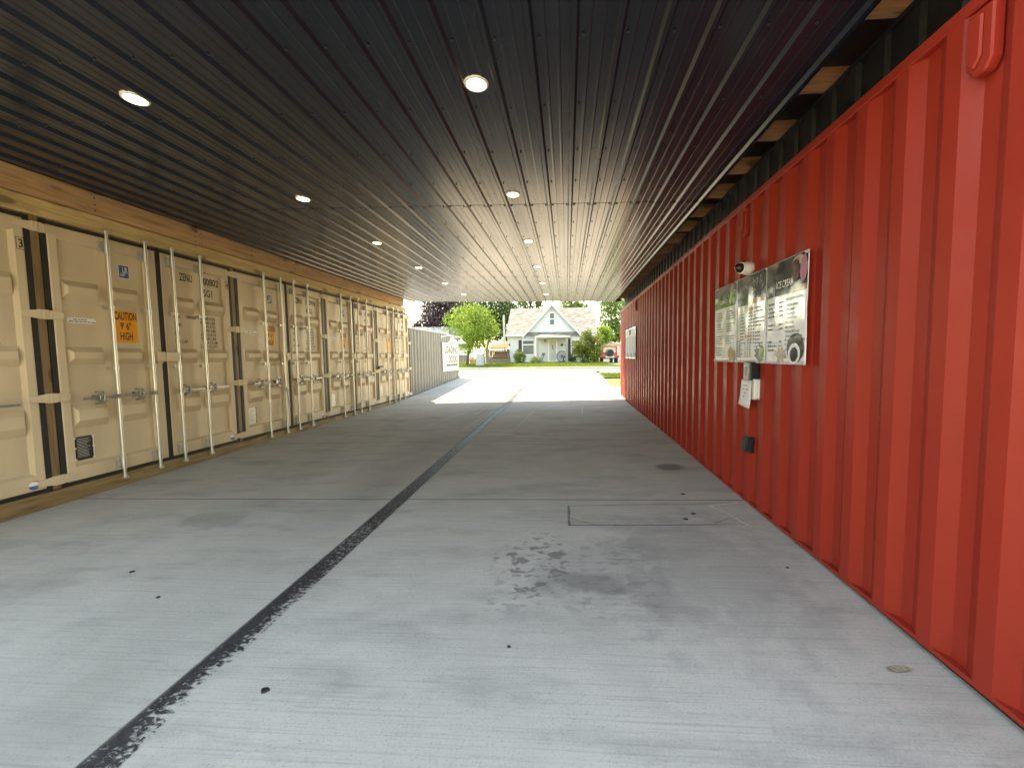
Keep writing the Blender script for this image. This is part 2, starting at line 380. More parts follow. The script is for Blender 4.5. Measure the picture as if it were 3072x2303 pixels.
# ------------------------------------------------------------------ floor marks
def strip(name, pts, wd, dz, mat, kind=None, wj=0):
    mb = MB(); rr = random.Random(len(pts)*7+int(pts[0][0]*100)); L = []
    P = []
    for i in range(len(pts)-1):
        a, b = pts[i], pts[i+1]; k = max(1, int(math.hypot(b[0]-a[0], b[1]-a[1])/.12))
        for q in range(k): P.append((a[0]+(b[0]-a[0])*q/k, a[1]+(b[1]-a[1])*q/k))
    P.append(pts[-1])
    for i, p in enumerate(P):
        a = P[max(0, i-1)]; b = P[min(len(P)-1, i+1)]; d = Vector((b[0]-a[0], b[1]-a[1])).normalized(); nrm = (-d.y, d.x)
        hw = wd*.5*(1+wj*rr.uniform(-1, 1)); jx = wd*.6*wj*rr.uniform(-1, 1)
        for s in (1, -1): x, y = p[0]+nrm[0]*(hw*s+jx), p[1]+nrm[1]*(hw*s+jx); L.append((x, y, G(x, y)+dz))
    mb.add(L, [(2*i+1, 2*i+3, 2*i+2, 2*i) for i in range(len(P)-1)])
    return obj(name, mb, mat, fix=False)
struct(strip('painted_stripe', [(-1.735, -4), (-1.735, 24.5)], .15, .004, MT['line']))
fm = struct(link('floor_marks', None))
for pts, wd, mt in (([(.006, 3.785), (1.54, 3.868)], .010, 'joint'), ([(.016, 3.351), (1.486, 3.394)], .010, 'joint'), ([(.006, 3.79), (.016, 3.34)], .022, 'joint'),
                    ([(.02, 3.5), (.24, 3.36)], .010, 'joint'), ([(1.33, 3.80), (1.43, 3.60), (1.50, 3.38)], .014, 'chalk'), ([(1.33, 3.80), (1.62, 3.88)], .016, 'chalk'), ([(1.48, 3.56), (1.25, 3.42)], .008, 'joint'),
                    ([(-2.9, 8.2), (-2.75, 9.4), (-2.35, 11.0)], .018, 'chalk'), ([(-2.05, 7.6), (-2.0, 8.7), (-1.9, 9.8), (-1.62, 10.9)], .016, 'chalk'), ([(-2.28, 9.6), (-2.2, 10.9)], .02, 'chalk'),
                    ([(-1.0, 8.0), (-.85, 10.0)], .012, 'chalk'), ([(-4.3, 6.9), (-3.9, 9.6), (-3.6, 11.3)], .012, 'chalk'), ([(.35, 9.4), (.42, 10.8)], .016, 'chalk')):
    o = strip('scrape' if mt == 'chalk' else 'crack', pts, wd, .0045, MT[mt], wj=.45); o.parent = fm; stuff(o)
for i, (x, y, r, lab) in enumerate(((-1.365, 1.607, .020, 'round black tar spot on the near concrete right of the worn stripe'), (-3.11, 2.53, .018, 'small black tar spot on the concrete at far left below the doors'),
        (1.13, 3.62, .022, 'black tar spot inside the patched rectangle, nearest the red wall'), (1.03, 3.50, .022, 'black tar spot inside the patched rectangle, lower one'), (1.18, 4.12, .024, 'black tar spot just beyond the slab joint near red wall'), (1.47, 2.72, .010, 'tiny black speck on concrete beside the red wall base'),
        (-.30, 1.92, .010, 'tiny dark fleck on near concrete below the oil spatter'), (-2.6, 2.25, .014, 'tiny dark fleck left of the worn black stripe'))):
    mb = MB(); n = 11; rr = random.Random(i); z = G(x, y)+.004
    vs = [(x+r*rr.uniform(.75, 1.25)*math.cos(6.283*k/n), y+.8*r*rr.uniform(.75, 1.25)*math.sin(6.283*k/n)) for k in range(n)]
    mb.add([(a, b, z-.003) for a, b in vs]+[(x+(a-x)*.8, y+(b-y)*.8, z+.002) for a, b in vs], [(k, (k+1) % n, n+(k+1) % n, n+k) for k in range(n)]+[tuple(range(n, 2*n))])
    tag(obj('tar_spot', mb, MT['gum'], fix=False), lab, 'tar spot', 'tar spots on the concrete')
mb = MB(); x, y = 1.497, 1.854; z = G(x, y)+.004
prof = [(-.055, 0, .006), (-.03, .018, .0), (0, .020, .004), (.03, .015, .012), (.055, .0, .018)]
up_ = [(x+a, y+b, z+c) for a, b, c in prof]; dn_ = [(x+a, y-b*.7-.003, z+c*.8) for a, b, c in prof]
mb.add(up_+dn_, [(i, i+1, 6+i, 5+i) for i in range(4)])
tag(obj('fallen_leaf', mb, MT['leafdry'], fix=False), 'curled dry leaf on the concrete near the red wall', 'leaf')

# ------------------------------------------------------------------ text helper
_tc = {}
def text_mesh(s, bold=.0):
    k = (s, bold)
    if k in _tc: return _tc[k]
    cu = bpy.data.curves.new('t', 'FONT'); cu.body = s; cu.offset = bold; cu.resolution_u = 3
    o = bpy.data.objects.new('t', cu); C.objects.link(o); dg = bpy.context.evaluated_depsgraph_get(); dg.update()
    me = bpy.data.meshes.new_from_object(o.evaluated_get(dg))
    vs = [tuple(v.co) for v in me.vertices]; fs = [tuple(p.vertices) for p in me.polygons]
    bpy.data.objects.remove(o); bpy.data.curves.remove(cu); bpy.data.meshes.remove(me)
    xs = [v[0] for v in vs]; ys = [v[1] for v in vs]; bb = (min(xs), max(xs), min(ys), max(ys))
    _tc[k] = (vs, fs, bb); return _tc[k]
def put_text(mb, s, a0, a1, b0, b1, f, bold=.012):
    """text filling the rectangle a0..a1 x b0..b1 ; f(a,b)->xyz"""
    vs, fs, (x0, x1, y0, y1) = text_mesh(s, bold)
    mb.add([f(a0+(a1-a0)*(v[0]-x0)/(x1-x0), b0+(b1-b0)*(v[1]-y0)/(y1-y0)) for v in vs], fs)

# ------------------------------------------------------------------ tan containers on the left
FX = -5.46; PITCH = 2.456; Y0 = 3.80
ZT, ZB = 2.928, .150          # door leaf top and bottom
cache = {}
def shared(key, fn, mat, fix=True, bev=0):
    if key not in cache:
        mb = fn(); me = mb.mesh(key)
        if fix:
            bm = bmesh.new(); bm.from_mesh(me); bmesh.ops.recalc_face_normals(bm, faces=bm.faces); bm.to_mesh(me); bm.free()
        me.materials.append(mat); cache[key] = me
    return cache[key]
def door_mesh(u0, u1, il, ir, segs):
    """leaf with flat border, pressed recess and tapered horizontal ridges between the rods"""
    mb = MB(); it, ib = 2.80, .305; rc = -.045
    z0, z1 = ZB, ZT; th = -.05; c = .012
    # outer edge, slightly chamfered
    o = [(u0, z0), (u1, z0), (u1, z1), (u0, z1)]; oc = [(u0+c, z0+c), (u1-c, z0+c), (u1-c, z1-c), (u0+c, z1-c)]
    i1 = [(il, ib), (ir, ib), (ir, it), (il, it)]; s = .022; i2 = [(il+s, ib+s), (ir-s, ib+s), (ir-s, it-s), (il+s, it-s)]
    def ring(A, xa, B, xb):
        vs = [(xa, p[0], p[1]) for p in A]+[(xb, p[0], p[1]) for p in B]
        mb.add(vs, [(k, (k+1) % 4, 4+(k+1) % 4, 4+k) for k in range(4)])
    ring(o, th, o, -c*.6); ring(o, -c*.6, oc, 0); ring(oc, 0, i1, 0); ring(i1, 0, i2, rc)
    mb.add([(rc, p[0], p[1]) for p in i2], [(0, 1, 2, 3)]); mb.add([(th, p[0], p[1]) for p in o], [(3, 2, 1, 0)])
    for (zl, zl2, zh2, zh) in ((2.150, 2.235, 2.305, 2.375), (1.435, 1.510, 1.580, 1.640), (.720, .812, .925, 1.008)):
        for (a, b) in segs:
            t = .045; e = rc-.001; h = .014
            base = [(e, a, zl), (e, b, zl), (e, b, zh), (e, a, zh)]; top = [(h, a+t, zl2), (h, b-t, zl2), (h, b-t, zh2), (h, a+t, zh2)]
            mb.hexa(base, top)
    return mb
RODS = (.605, 1.039, 1.394, 1.8165)
def rod_mesh():
    mb = MB(); x = .055
    mb.tube((x, 0, .075), (x, 0, 2.99), .0175, n=12)
    for z0, z1 in ((2.745, 2.885), (.165, .305)):      # bearing blocks with bolted plate
        mb.tube((x, 0, z0), (x, 0, z1), .026, n=12); mb.box(.001, .035, -.062, .012, z0+.012, z1-.012)
        for zz in (z0+.035, z1-.035): mb.lathe([(.011, 0), (.011, .008), (.006, .012)], (.034, -.045, zz), 'x', 8)
    for z in (2.114, 1.390):                            # guide brackets
        mb.tube((x, 0, z-.016), (x, 0, z+.016), .025, n=12); mb.box(.001, .05, -.062, -.012, z-.020, z+.020); mb.box(.001, .02, .01, .045, z-.014, z+.014)
    for z, d in ((2.99, 1), (.075, -1)):                # cams top and bottom
        mb.tube((x, 0, z-.012*d), (x, 0, z+.018*d), .024, n=10); mb.tube((x, 0, z+.018*d), (x, 0, z+.034*d), .013, n=8)
        mb.box(x-.022, x+.020, -.028, .028, z+.020*d-.010, z+.020*d+.010)
        mb.box(.001, .045, -.05, .05, z-.045*d-.02, z-.045*d+.02) if False else None
    return mb
def handle_mesh(d):
    """d=-1 handle runs towards smaller u, +1 towards larger u"""
    mb = MB(); x = .075
    mb.hexa([(x-.018, 0, -.026), (x+.012, 0, -.026), (x+.012, 0, .026), (x-.018, 0, .026)], [(x-.014, d*.085, -.020), (x+.008, d*.085, -.020), (x+.008, d*.085, .020), (x-.014, d*.085, .020)])
    mb.lathe([(.012, 0), (.012, .01), (.006, .014)], (x+.010, d*.045, 0), 'x', 8)
    mb.hexa([(x-.010, d*.08, -.011), (x+.006, d*.08, -.011), (x+.006, d*.08, .011), (x-.010, d*.08, .011)], [(x-.016, d*.36, -.012), (x-.004, d*.36, -.012), (x-.004, d*.36, .012), (x-.016, d*.36, .012)])
    return mb
def keeper_mesh():
    mb = MB()
    mb.box(-.027, .030, -.030, .030, -.030, .030)
    P = []
    for k in range(9):
        t = -2.2+4.4*k/8; P.append((.078+.024*math.cos(t)*.6, .012, .052*math.sin(t)))
    mb.path(P, .011, 6); P2 = [(p[0]-.012, p[1]-.035, p[2]*.8) for p in P]; mb.path(P2, .010, 6)
    mb.box(.02, .075, -.035, .022, -.075, -.060); mb.box(.02, .075, -.035, .022, .060, .075)
    return mb
def hinge_mesh(side):
    """side=+1: hinge of a left-hand leaf (blade to larger u)"""
    mb = MB(); h = .045
    if side > 0:
        mb.tube((.012, .052, -h), (.012, .052, h), .020, n=12); mb.box(.0, .028, .052, .075, -h, h)
        mb.hexa([(.001, .07, -h), (.028, .07, -h), (.028, .07, h), (.001, .07, h)], [(.001, .172, -h*.62), (.010, .172, -h*.62), (.010, .172, h*.62), (.001, .172, h*.62)])
    else:
        mb.tube((.014, -.005, -h*1.1), (.014, -.005, h*1.1), .022, n=12); mb.box(.0, .032, -.045, .034, -h*1.1, h*1.1)
        mb.hexa([(.001, -.162, -h*.62), (.010, -.162, -h*.62), (.010, -.162, h*.62), (.001, -.162, h*.62)], [(.001, -.04, -h), (.030, -.04, -h), (.030, -.04, h), (.001, -.04, h)])
    return mb
def lockbox_mesh():
    mb = MB(); mb.box(.002, .075, 1.092, 1.200, 1.468, 1.592); mb.box(.002, .088, 1.203, 1.368, 1.462, 1.588); mb.box(.0, .03, 1.13, 1.20, 1.440, 1.47); return mb
def corr_profile(y0, y1, pitch, depth, outer, slope, phase):
    """list of (y, recess) with recess 0 = outer face, depth = recessed"""
    inner = pitch-outer-2*slope; pts = []; y = phase-pitch*math.ceil((phase-y0)/pitch+1)
    seq = ((slope, 0), (outer, 0), (slope, depth), (inner, depth))
    pts.append((y, depth))
    while y < y1+pitch:
        for L, r in seq:
            y += L; pts.append((y, r))
    out = []
    for (a, ra), (b, rb) in zip(pts, pts[1:]):
        if b <= y0 or a >= y1: continue
        def at(q): return ra+(rb-ra)*(q-a)/(b-a)
        if not out: q = max(a, y0); out.append((q, at(q)))
        q = min(b, y1); out.append((q, at(q)))
    return out
def corr_wall(mb, prof, z0, z1, f):
    vs = []
    for y, r in prof: vs += [f(y, r, z0), f(y, r, z1)]
    mb.add(vs, [(2*i, 2*i+2, 2*i+3, 2*i+1) for i in range(len(prof)-1)])
def shell_mesh():
    """container body behind the doors: corner posts, header, sill, corrugated sides, roof, rear"""
    mb = MB(); L = 12.0; a, b = .012, PITCH-.012; z0, z1 = .118, 2.99
    for (p, q) in ((a, a+.06), (b-.06, b)): mb.box(-.16, -.055, p, q, z0, z1)
    mb.box(-.16, -.055, a+.06, b-.06, z1-.10, z1); mb.box(-.16, -.055, a+.06, b-.06, z0, z0+.05)
    mb.box(-.10, -.056, a+.06, b-.06, z0+.05, z1-.10)
    mb.box(-L, -.16, a, b, z1-.03, z1-.005); mb.box(-L, -.16, a, b, z0, z0+.14)
    pr = corr_profile(.16, L-.1, .278, .036, .072, .068, .2)
    corr_wall(mb, pr, z0+.14, z1-.03, lambda y, r, z: (-y, b-.004-r, z)); corr_wall(mb, pr, z0+.14, z1-.03, lambda y, r, z: (-y, a+.004+r, z))
    mb.box(-L, -L+.1, a, b, z0, z1-.006)
    return mb
def gasket_mesh():
    mb = MB()
    e = .028
    for (p, q) in ((e+.012, .0905), (1.2125, 1.2775), (PITCH-.0905, PITCH-e-.012)): mb.box(-.05, -.006, p, q, .112, 2.972)
    for (p, q) in ((.0905, 1.2125), (1.2775, PITCH-.0905)):
        mb.box(-.05, -.008, p, q, ZT+.003, 2.970); mb.box(-.05, -.008, p, q, .114, ZB-.003)
    return mb
F2 = lambda off: (lambda a, b: (off, a, b))
def left_decals():
    d = {}
    mb = MB(); mb.box(-.0435, -.0425, .695, .962, 1.705, 2.095); d['caution_sticker'] = (mb, 'orange')
    mb = MB(); f = F2(-.0418)
    put_text(mb, 'CAUTION', .703, .955, 1.982, 2.082, f, .02); put_text(mb, "9' 6\"", .765, .885, 1.865, 1.955, f, .02); put_text(mb, 'HIGH', .757, .897, 1.735, 1.835, f, .02)
    d['caution_lettering'] = (mb, 'ink')
    mb = MB(); mb.box(-.0435, -.0428, .790, .910, 2.500, 2.665); d['inspection_sticker_edge'] = (mb, 'whiteink')
    mb = MB(); mb.box(-.0432, -.0422, .795, .905, 2.506, 2.659); d['inspection_sticker'] = (mb, 'blue')
    mb = MB(); f = F2(-.0416); put_text(mb, 'LR', .835, .892, 2.570, 2.640, f, .01)
    for k in range(3): mb.quad(f(.805, 2.555-.013*k), f(.875-.012*k, 2.555-.013*k), f(.875-.012*k, 2.560-.013*k), f(.805, 2.560-.013*k))
    d['inspection_lettering'] = (mb, 'whiteink')
    mb = MB(); c0, c1, zc, r = .262, .478, 1.938, .030
    P = [(c0+r*math.cos(t), zc+r*math.sin(t)) for t in [math.pi/2+math.pi*k/8 for k in range(9)]]+[(c1+r*math.cos(t), zc+r*math.sin(t)) for t in [-math.pi/2+math.pi*k/8 for k in range(9)]]
    mb.add([(-.0432, a, b) for a, b in P], [tuple(range(len(P)))]); d['pill_sticker'] = (mb, 'whiteink')
    mb = MB(); f = F2(-.0426)
    for zc, a, b in ((1.949, .29, .42), (1.926, .25, .50)):
        x = a; rr = random.Random(int(zc*1000))
        while x < b: L = rr.uniform(.018, .05); mb.quad(f(x, zc-.005), f(min(b, x+L), zc-.005), f(min(b, x+L), zc+.005), f(x, zc+.005)); x += L+.008
    d['pill_print'] = (mb, 'ink')
    return d
def plate_mesh():
    mb = MB(); mb.box(-.0445, -.0385, .208, .372, .360, .628); return mb
def plate_rivets():
    mb = MB()
    for u in (.203, .377):
        for z in (.372, .50, .615): mb.box(-.0442, -.0365, u-.010, u+.010, z-.010, z+.010)
    mb.box(-.0442, -.0395, .196, .202, .37, .62); mb.box(-.0442, -.0395, .378, .384, .37, .62)
    f = F2(-.0378)
    for k in range(13):
        z = .60-.017*k; rr = random.Random(k); mb.quad(f(.222, z), f(.222+rr.uniform(.08, .135), z), f(.222+rr.uniform(.08, .135), z+.003), f(.222, z+.003))
    return mb
def right_marks(serial, check):
    """every stencilled word or number its own small mesh"""
    out = []; f = F2(-.0426); g = F2(.0012)
    def w(st, a, b, z0, z1, ff=f, bold=.018):
        mb = MB(); put_text(mb, st, a, b, z0, z1, ff, bold); out.append(mb)
    if serial is not None:
        w('ZENU', 1.572, 1.772, 2.612, 2.722); w(serial, 1.895, 1.895+.0533*len(serial), 2.612, 2.722); w('45G1', 1.885, 2.095, 2.435, 2.545)
    if check:
        w(check, 2.318, 2.352, 2.622, 2.712, g)
        mb = MB(); P = [(2.300, 2.605), (2.370, 2.605), (2.370, 2.728), (2.300, 2.728)]; Q = [(2.305, 2.610), (2.365, 2.610), (2.365, 2.723), (2.305, 2.723)]
        mb.add([g(*p) for p in P]+[g(*p) for p in Q], [(k, (k+1) % 4, 4+(k+1) % 4, 4+k) for k in range(4)]); out.append(mb)
    h = .046
    for st, a, b, z in (('MAX.', 1.455, 1.555, 2.078), ('GROSS', 1.640, 1.790, 2.078), ('TARE', 1.455, 1.560, 1.958), ('NET', 1.455, 1.530, 1.838), ('CU. CAP.', 1.455, 1.650, 1.722)): w(st, a, b, z, z+h)
    rows = ('30.480 KGS', '67.200 LBS', '3.570 KGS', '7.870 LBS', '26.910 KGS', '59.330 LBS', '76.4 CU.M.', '2.700 CU.FT.')
    for k, st in enumerate(rows):
        b = 2.118 if k < 6 else 2.150; wd = .026*len(st); w(st, b-wd, b, 2.082-.0605*k, 2.082-.0605*k+.044)
    return out
def globe(parts, mk):
    rr = .046; u, z = 2.265, .212
    def half(t0, t1, r1, dz=0, du=0, sx=1):
        P = [(u+du+r1*sx*math.cos(t), z+dz+r1*math.sin(t)) for t in [t0+(t1-t0)*k/14 for k in range(15)]]
        m = MB(); m.add([(.0012, a, b) for a, b in P], [tuple(range(15))]); return m
    return [('globe_sticker_blue', half(math.pi+.1, 2*math.pi-.25, rr), 'blueink'), ('globe_sticker_red', half(.5, math.pi-.9, rr*.9, .006, .008), 'redink'), ('globe_sticker_pale', half(.1, math.pi-.1, rr*.98, -.004), 'whiteink')]
SER = [('1007', '3'), ('800802', '4'), ('100996', '7'), ('100944', '0'), ('100', None)]
CLAB = ['tan shipping container cut off by the photo at far left, box numbered 3', 'tan shipping container nearest in full view, numbered 800802, dark data plate',
        'second tan shipping container in full view, numbered 100996, with one handle hanging open', 'third tan shipping container in full view, with a cream plate, brown tree of hinges behind',
        'farthest tan shipping container of the row, next to the grey corrugated one']
CLAB[3] = 'third tan shipping container in full view, between containers 100996 and the farthest one'
ldec = left_decals()
def dup_part(name, me, parent, loc=None, bev=0):
    o = bpy.data.objects.new(name, me); C.objects.link(o); o.parent = parent
    if loc: o.location = loc
    if bev: addbev(o, bev)
    return o
for ci in range(5):
    t = thing('shipping_container', CLAB[ci], 'container', (FX, Y0+PITCH*(ci-1), 0), None, 'tan containers along the left side')
    dup_part('body', shared('container_body', shell_mesh, MT['tan']), t)
    dup_part('gasket', shared('door_gasket', gasket_mesh, MT['rubber']), t)
    dl = dup_part('door', shared('door_leaf_left', lambda: door_mesh(.0905, 1.2125, .168, 1.100, ((.185, .555), (.655, .990))), MT['tan']), t)
    dr = dup_part('door', shared('door_leaf_right', lambda: door_mesh(1.2775, 2.3655, 1.338, 2.290, ((1.440, 1.770), (1.865, 2.275))), MT['tan']), t)
    for k, u in enumerate(RODS):
        d = dl if k < 2 else dr; sg = -1 if k < 2 else 1
        dup_part('locking_rod', shared('locking_rod', rod_mesh, MT['galv']), d, (0, u, 0))
        hm = shared('handle%d' % sg, lambda: handle_mesh(sg), MT['galv'] if False else MT['dgalv'])
        ho = dup_part('handle', hm, d, (0, u, 1.055))
        if ci == 2 and k == 1: ho.rotation_euler = (rad(100), 0, 0); ho.location = (.004, u-.0, .93)
        dup_part('handle_keeper', shared('handle_keeper', keeper_mesh, MT['dgalv']), d, (0, u+sg*(.185 if k in (0, 1) else .10), 1.055))
    for z in (2.866, 1.972, 1.092, .212):
        dup_part('hinge', shared('hinge_left', lambda: hinge_mesh(1), MT['tan']), dl, (0, 0, z))
        dup_part('hinge', shared('hinge_right', lambda: hinge_mesh(-1), MT['tan']), dr, (0, PITCH, z))
    dup_part('lock_box', shared('lock_box', lockbox_mesh, MT['tan']), t, bev=.004)
    for nm, (m, mt) in ldec.items(): dup_part(nm, shared(nm, lambda: m, MT[mt], False), dl)
    pm = 'plate' if ci < 2 else 'lplate'
    dup_part('data_plate', shared('data_plate_'+pm, plate_mesh, MT[pm]), dl)
    stuff(dup_part('plate_rivets', shared('plate_rivets_'+pm, plate_rivets, MT['whiteink'] if pm == 'plate' else MT['plate'], False), dl))
    for mk in right_marks(*SER[ci]): obj('stencilled_marking', mk, MT['ink'], dr, fix=False)
    for nm, m, mt in globe(None, None)[::-1]: dup_part(nm, shared(nm, lambda: m, MT[mt], False), dr)
# padlock on the hinge between the third and farthest container
t = thing('padlock', 'black padlock box on the hinge strip between the two farthest containers', 'padlock', (FX+.05, Y0+PITCH*3+.01, 1.215))
mb = MB(); mb.box(-.02, .03, -.04, .04, -.06, .02); obj('lock_body', mb, MT['black'], t, bev=.006)
mb = MB(); mb.path([(0, -.025, .02), (0, -.025, .06), (0, -.012, .078), (0, .012, .078), (0, .025, .06), (0, .025, .02)], .007); obj('shackle', mb, MT['galv'], t)
mb = MB(); mb.hexa([(.0, .03, -.01), (.02, .03, -.01), (.02, .03, .03), (.0, .03, .03)], [(.10, .07, -.005), (.11, .07, -.005), (.11, .07, .02), (.10, .07, .02)]); obj('hasp', mb, MT['black'], t)

# ------------------------------------------------------------------ timber round the containers
def board(parent, x0, x1, y0, y1, z0, z1, mat, slope=None, bev=.004, name='board'):
    mb = MB()
    if slope: mb.hexa([(x0, y0, slope(y0)), (x1, y0, slope(y0)), (x1, y0, z1), (x0, y0, z1)], [(x0, y1, slope(y1)), (x1, y1, slope(y1)), (x1, y1, z1), (x0, y1, z1)])
    else: mb.box(x0, x1, y0, y1, z0, z1)
    return obj(name, mb, mat, parent, bev=bev)
YE = 13.66
t = thing('timber_header', 'pale pine header of two stacked board courses above the tan container doors', 'beam')
for a, b in ((1.36, 3.42), (3.42, 5.597), (5.597, 7.717), (7.717, 10.3), (10.3, 13.05)): board(t, -5.50, -5.385, a+.001, b-.001, 3.168, 3.402, MT['woodu'])
for a, b in ((1.36, 5.60), (5.60, 7.74), (7.74, 10.75), (10.75, 13.35)): board(t, -5.50, -5.440, a+.001, b-.001, 2.984, 3.160, MT['woody'])
mb = MB()
for y in (5.55, 5.645, 7.67, 7.765, 10.25, 10.35, 2.4, 4.3, 6.6, 9.1, 11.9):
    for z in (3.20, 3.265, 3.34): mb.lathe([(.009, 0), (.009, .003), (.005, .005)], (-5.385, y, z), 'x', 7)
stuff(obj('nail_heads', mb, MT['black'], t))
t = thing('timber_sill', 'weathered timber sill boards on the concrete under the tan container doors', 'sill')
for a, b in ((1.36, 4.85), (4.85, 7.2), (7.2, 9.6), (9.6, 11.5), (11.5, 13.62)): board(t, -5.56, -5.425, a+.002, b-.002, 0, .110, MT['sill'], lambda y: G(-5.43, y)-.01)
for k in range(5):
    yc = Y0+PITCH*k
    if k == 4: continue
    lab = ['between the cut-off container and container 800802', 'between containers 800802 and 100996', 'right of container 100996', 'left of the farthest tan container'][k]
    mb = MB(); mb.box(FX-.055, FX-.012, yc-.0385, yc+.0385, .112, 2.982)
    tag(obj('timber_strip', mb, MT['woodz'], bev=.003), 'dark upright timber strip '+lab, 'timber', 'timber strips between the containers')

# ------------------------------------------------------------------ canopy roof
CZ = lambda x: 3.297-.0204*x
XA, XB, YA = -5.398, 1.600, 1.80; YE2 = 13.60
canopy = thing('canopy_roof', 'drive-through canopy roof with dark ribbed metal ceiling over the lane', 'roof')
RP = .2515; RX0 = .05
def panel_mesh(x0, x1, y0, y1, lap):
    pts = []   # (x, drop)
    k = math.floor((x0-RX0)/RP)-1
    while True:
        c = RX0+RP*k; k += 1
        if c > x1+RP: break
        for dx, dr in ((-.030, 0), (-.012, .021), (.012, .021), (.030, 0), (.075, 0), (.082, .0025), (.092, .0025), (.099, 0), (.152, 0), (.159, .0025), (.169, .0025), (.176, 0)): pts.append((c+dx, dr))
    pts = sorted(pts); out = []
    def at(x):
        for (a, da), (b, db) in zip(pts, pts[1:]):
            if a <= x <= b: return da+(db-da)*(x-a)/(b-a)
        return 0
    out = [(x0, at(x0))]+[p for p in pts if x0+1e-4 < p[0] < x1-1e-4]+[(x1, at(x1))]
    mb = MB(); vs = []
    for x, d in out:
        z = CZ(x)-d-lap
        vs += [(x, y0, z), (x, y1, z), (x, y0, z+.0015), (x, y1, z+.0015)]
    n = len(out)
    for i in range(n-1):
        a, b = 4*i, 4*i+4
        mb.f += [(a, a+1, b+1, b), (a+2, b+2, b+3, a+3), (a, b, b+2, a+2), (a+1, a+3, b+3, b+1)]; mb.sm += [False]*4
    mb.v = vs
    return mb
xs = [XA]; x = RX0-.031-RP*20
while x < XA+.3: x += RP
while x < XB-.2: xs.append(x); x += RP*4
xs.append(XB)
for j, (a, b) in enumerate(((YA, 4.945), (4.925, 9.335), (9.315, YE2))):
    for i in range(len(xs)-1):
        o = obj('ceiling_panel', panel_mesh(xs[i], xs[i+1]+(.028 if i < len(xs)-2 else 0), a, b, .0025*(j % 2)+.0012*(i % 2)), MT['ceil'], canopy, fix=False)
mb = MB(); SR = [1.76, 2.40, 3.035]+[3.673+.637*k for k in range(16)]
k0 = int((XA-RX0)/RP)+1
for y in SR:
    if y > YE2-.1: continue
    for k in range(k0, 7):
        x = RX0+RP*k+.05+R0.uniform(-.004, .004)
        if x > XB-.02: continue
        yy = y+R0.uniform(-.008, .008); z = CZ(x)-.004
        mb.lathe([(.0085, 0), (.0085, -.004), (.005, -.008)], (x, yy, z), 'z', 7)
for y in (4.955, 9.345):
    for k in range(k0, 7):
        for dx in (-.04, .04): mb.lathe([(.0085, 0), (.0085, -.004), (.005, -.008)], (RX0+RP*k+dx, y, CZ(RX0+RP*k)-.004), 'z', 7)
stuff(obj('screws', mb, MT['black'], canopy))
for k in range(-2, 18):
    y = 2.484+.6415*k
    if y < YA or y > 13.5: continue
    mb = MB(); mb.hexa([(-5.50, y-.019, CZ(-5.5)+.026), (-5.50, y+.019, CZ(-5.5)+.026), (4.1, y+.019, CZ(4.1)+.03+.06), (4.1, y-.019, CZ(4.1)+.03+.06)], [(-5.50, y-.019, CZ(-5.5)+.18), (-5.50, y+.019, CZ(-5.5)+.18), (4.1, y+.019, CZ(4.1)+.25), (4.1, y-.019, CZ(4.1)+.25)])
    obj('rafter', mb, MT['woodx'], canopy)
mb = MB(); mb.hexa([(-17.6, YA-.02, CZ(-5.5)+.185), (4.2, YA-.02, CZ(4.1)+.26), (4.2, YE2+.02, CZ(4.1)+.26), (-17.6, YE2+.02, CZ(-5.5)+.185)], [(-17.6, YA-.02, CZ(-5.5)+.21), (4.2, YA-.02, CZ(4.1)+.285), (4.2, YE2+.02, CZ(4.1)+.285), (-17.6, YE2+.02, CZ(-5.5)+.21)])
obj('roof_deck', mb, MT['black'], canopy)
for yy in (YA-.018, YE2+.004):
    mb = MB(); mb.hexa([(-5.398, yy, CZ(-5.4)+.004), (-5.398, yy+.014, CZ(-5.4)+.004), (1.80, yy+.014, CZ(1.8)+.004), (1.80, yy, CZ(1.8)+.004)], [(-5.398, yy, CZ(-5.4)+.185), (-5.398, yy+.014, CZ(-5.4)+.185), (1.80, yy+.014, CZ(1.8)+.23), (1.80, yy, CZ(1.8)+.23)])
    obj('end_fascia', mb, MT['black'], canopy)
for r, lx in enumerate((-3.078, -.594)):
    for k in range(6):
        y = 2.767+1.842*k; z = CZ(lx)-.004
        order = ('nearest', 'second', 'third', 'fourth', 'fifth', 'farthest')[k]
        t = thing('downlight', '%s round lit downlight of the %s row in the dark ceiling' % (order, 'left' if r == 0 else 'middle'), 'downlight', (lx, y, z), None, 'recessed ceiling lights')
        mb = MB(); mb.lathe([(.064, -.004), (.067, -.009), (.080, -.006), (.082, .003)], (0, 0, 0), 'z', 28, True, False); obj('trim_ring', mb, MT['trim'], t)
        mb = MB(); mb.lathe([(.001, -.0095), (.065, -.0075), (.066, .004)], (0, 0, 0), 'z', 28); obj('lens', mb, MT['lens'], t)

# ------------------------------------------------------------------ red container on the right
RL = 12.21; YR0 = 1.15
red = thing('shipping_container', 'long red corrugated shipping container forming the right wall', 'container', (1.6916, 0, 1.486), (-.0032, 0, -.005042))
zb, zt = -1.402, 1.478
mb = MB(); corr_wall(mb, corr_profile(YR0+.10, YR0+RL-.14, .278, .036, .077, .066, 1.881), zb+.02, zt-.055, lambda y, r, z: (r, y, z))
obj('side_wall', mb, MT['red'], red, fix=False)
mb = MB(); mb.box(-.004, .075, YR0, YR0+RL, zt-.060, zt)
obj('top_rail', mb, MT['red'], red, bev=.006)
mb = MB(); mb.box(.0, .09, YR0+.1, YR0+RL-.1, zb, zb+.022); obj('bottom_rail', mb, MT['red'], red)
mb = MB(); mb.box(.004, .16, YR0+RL-.145, YR0+RL, zb, zt-.002); obj('corner_post', mb, MT['red'], red, bev=.01)
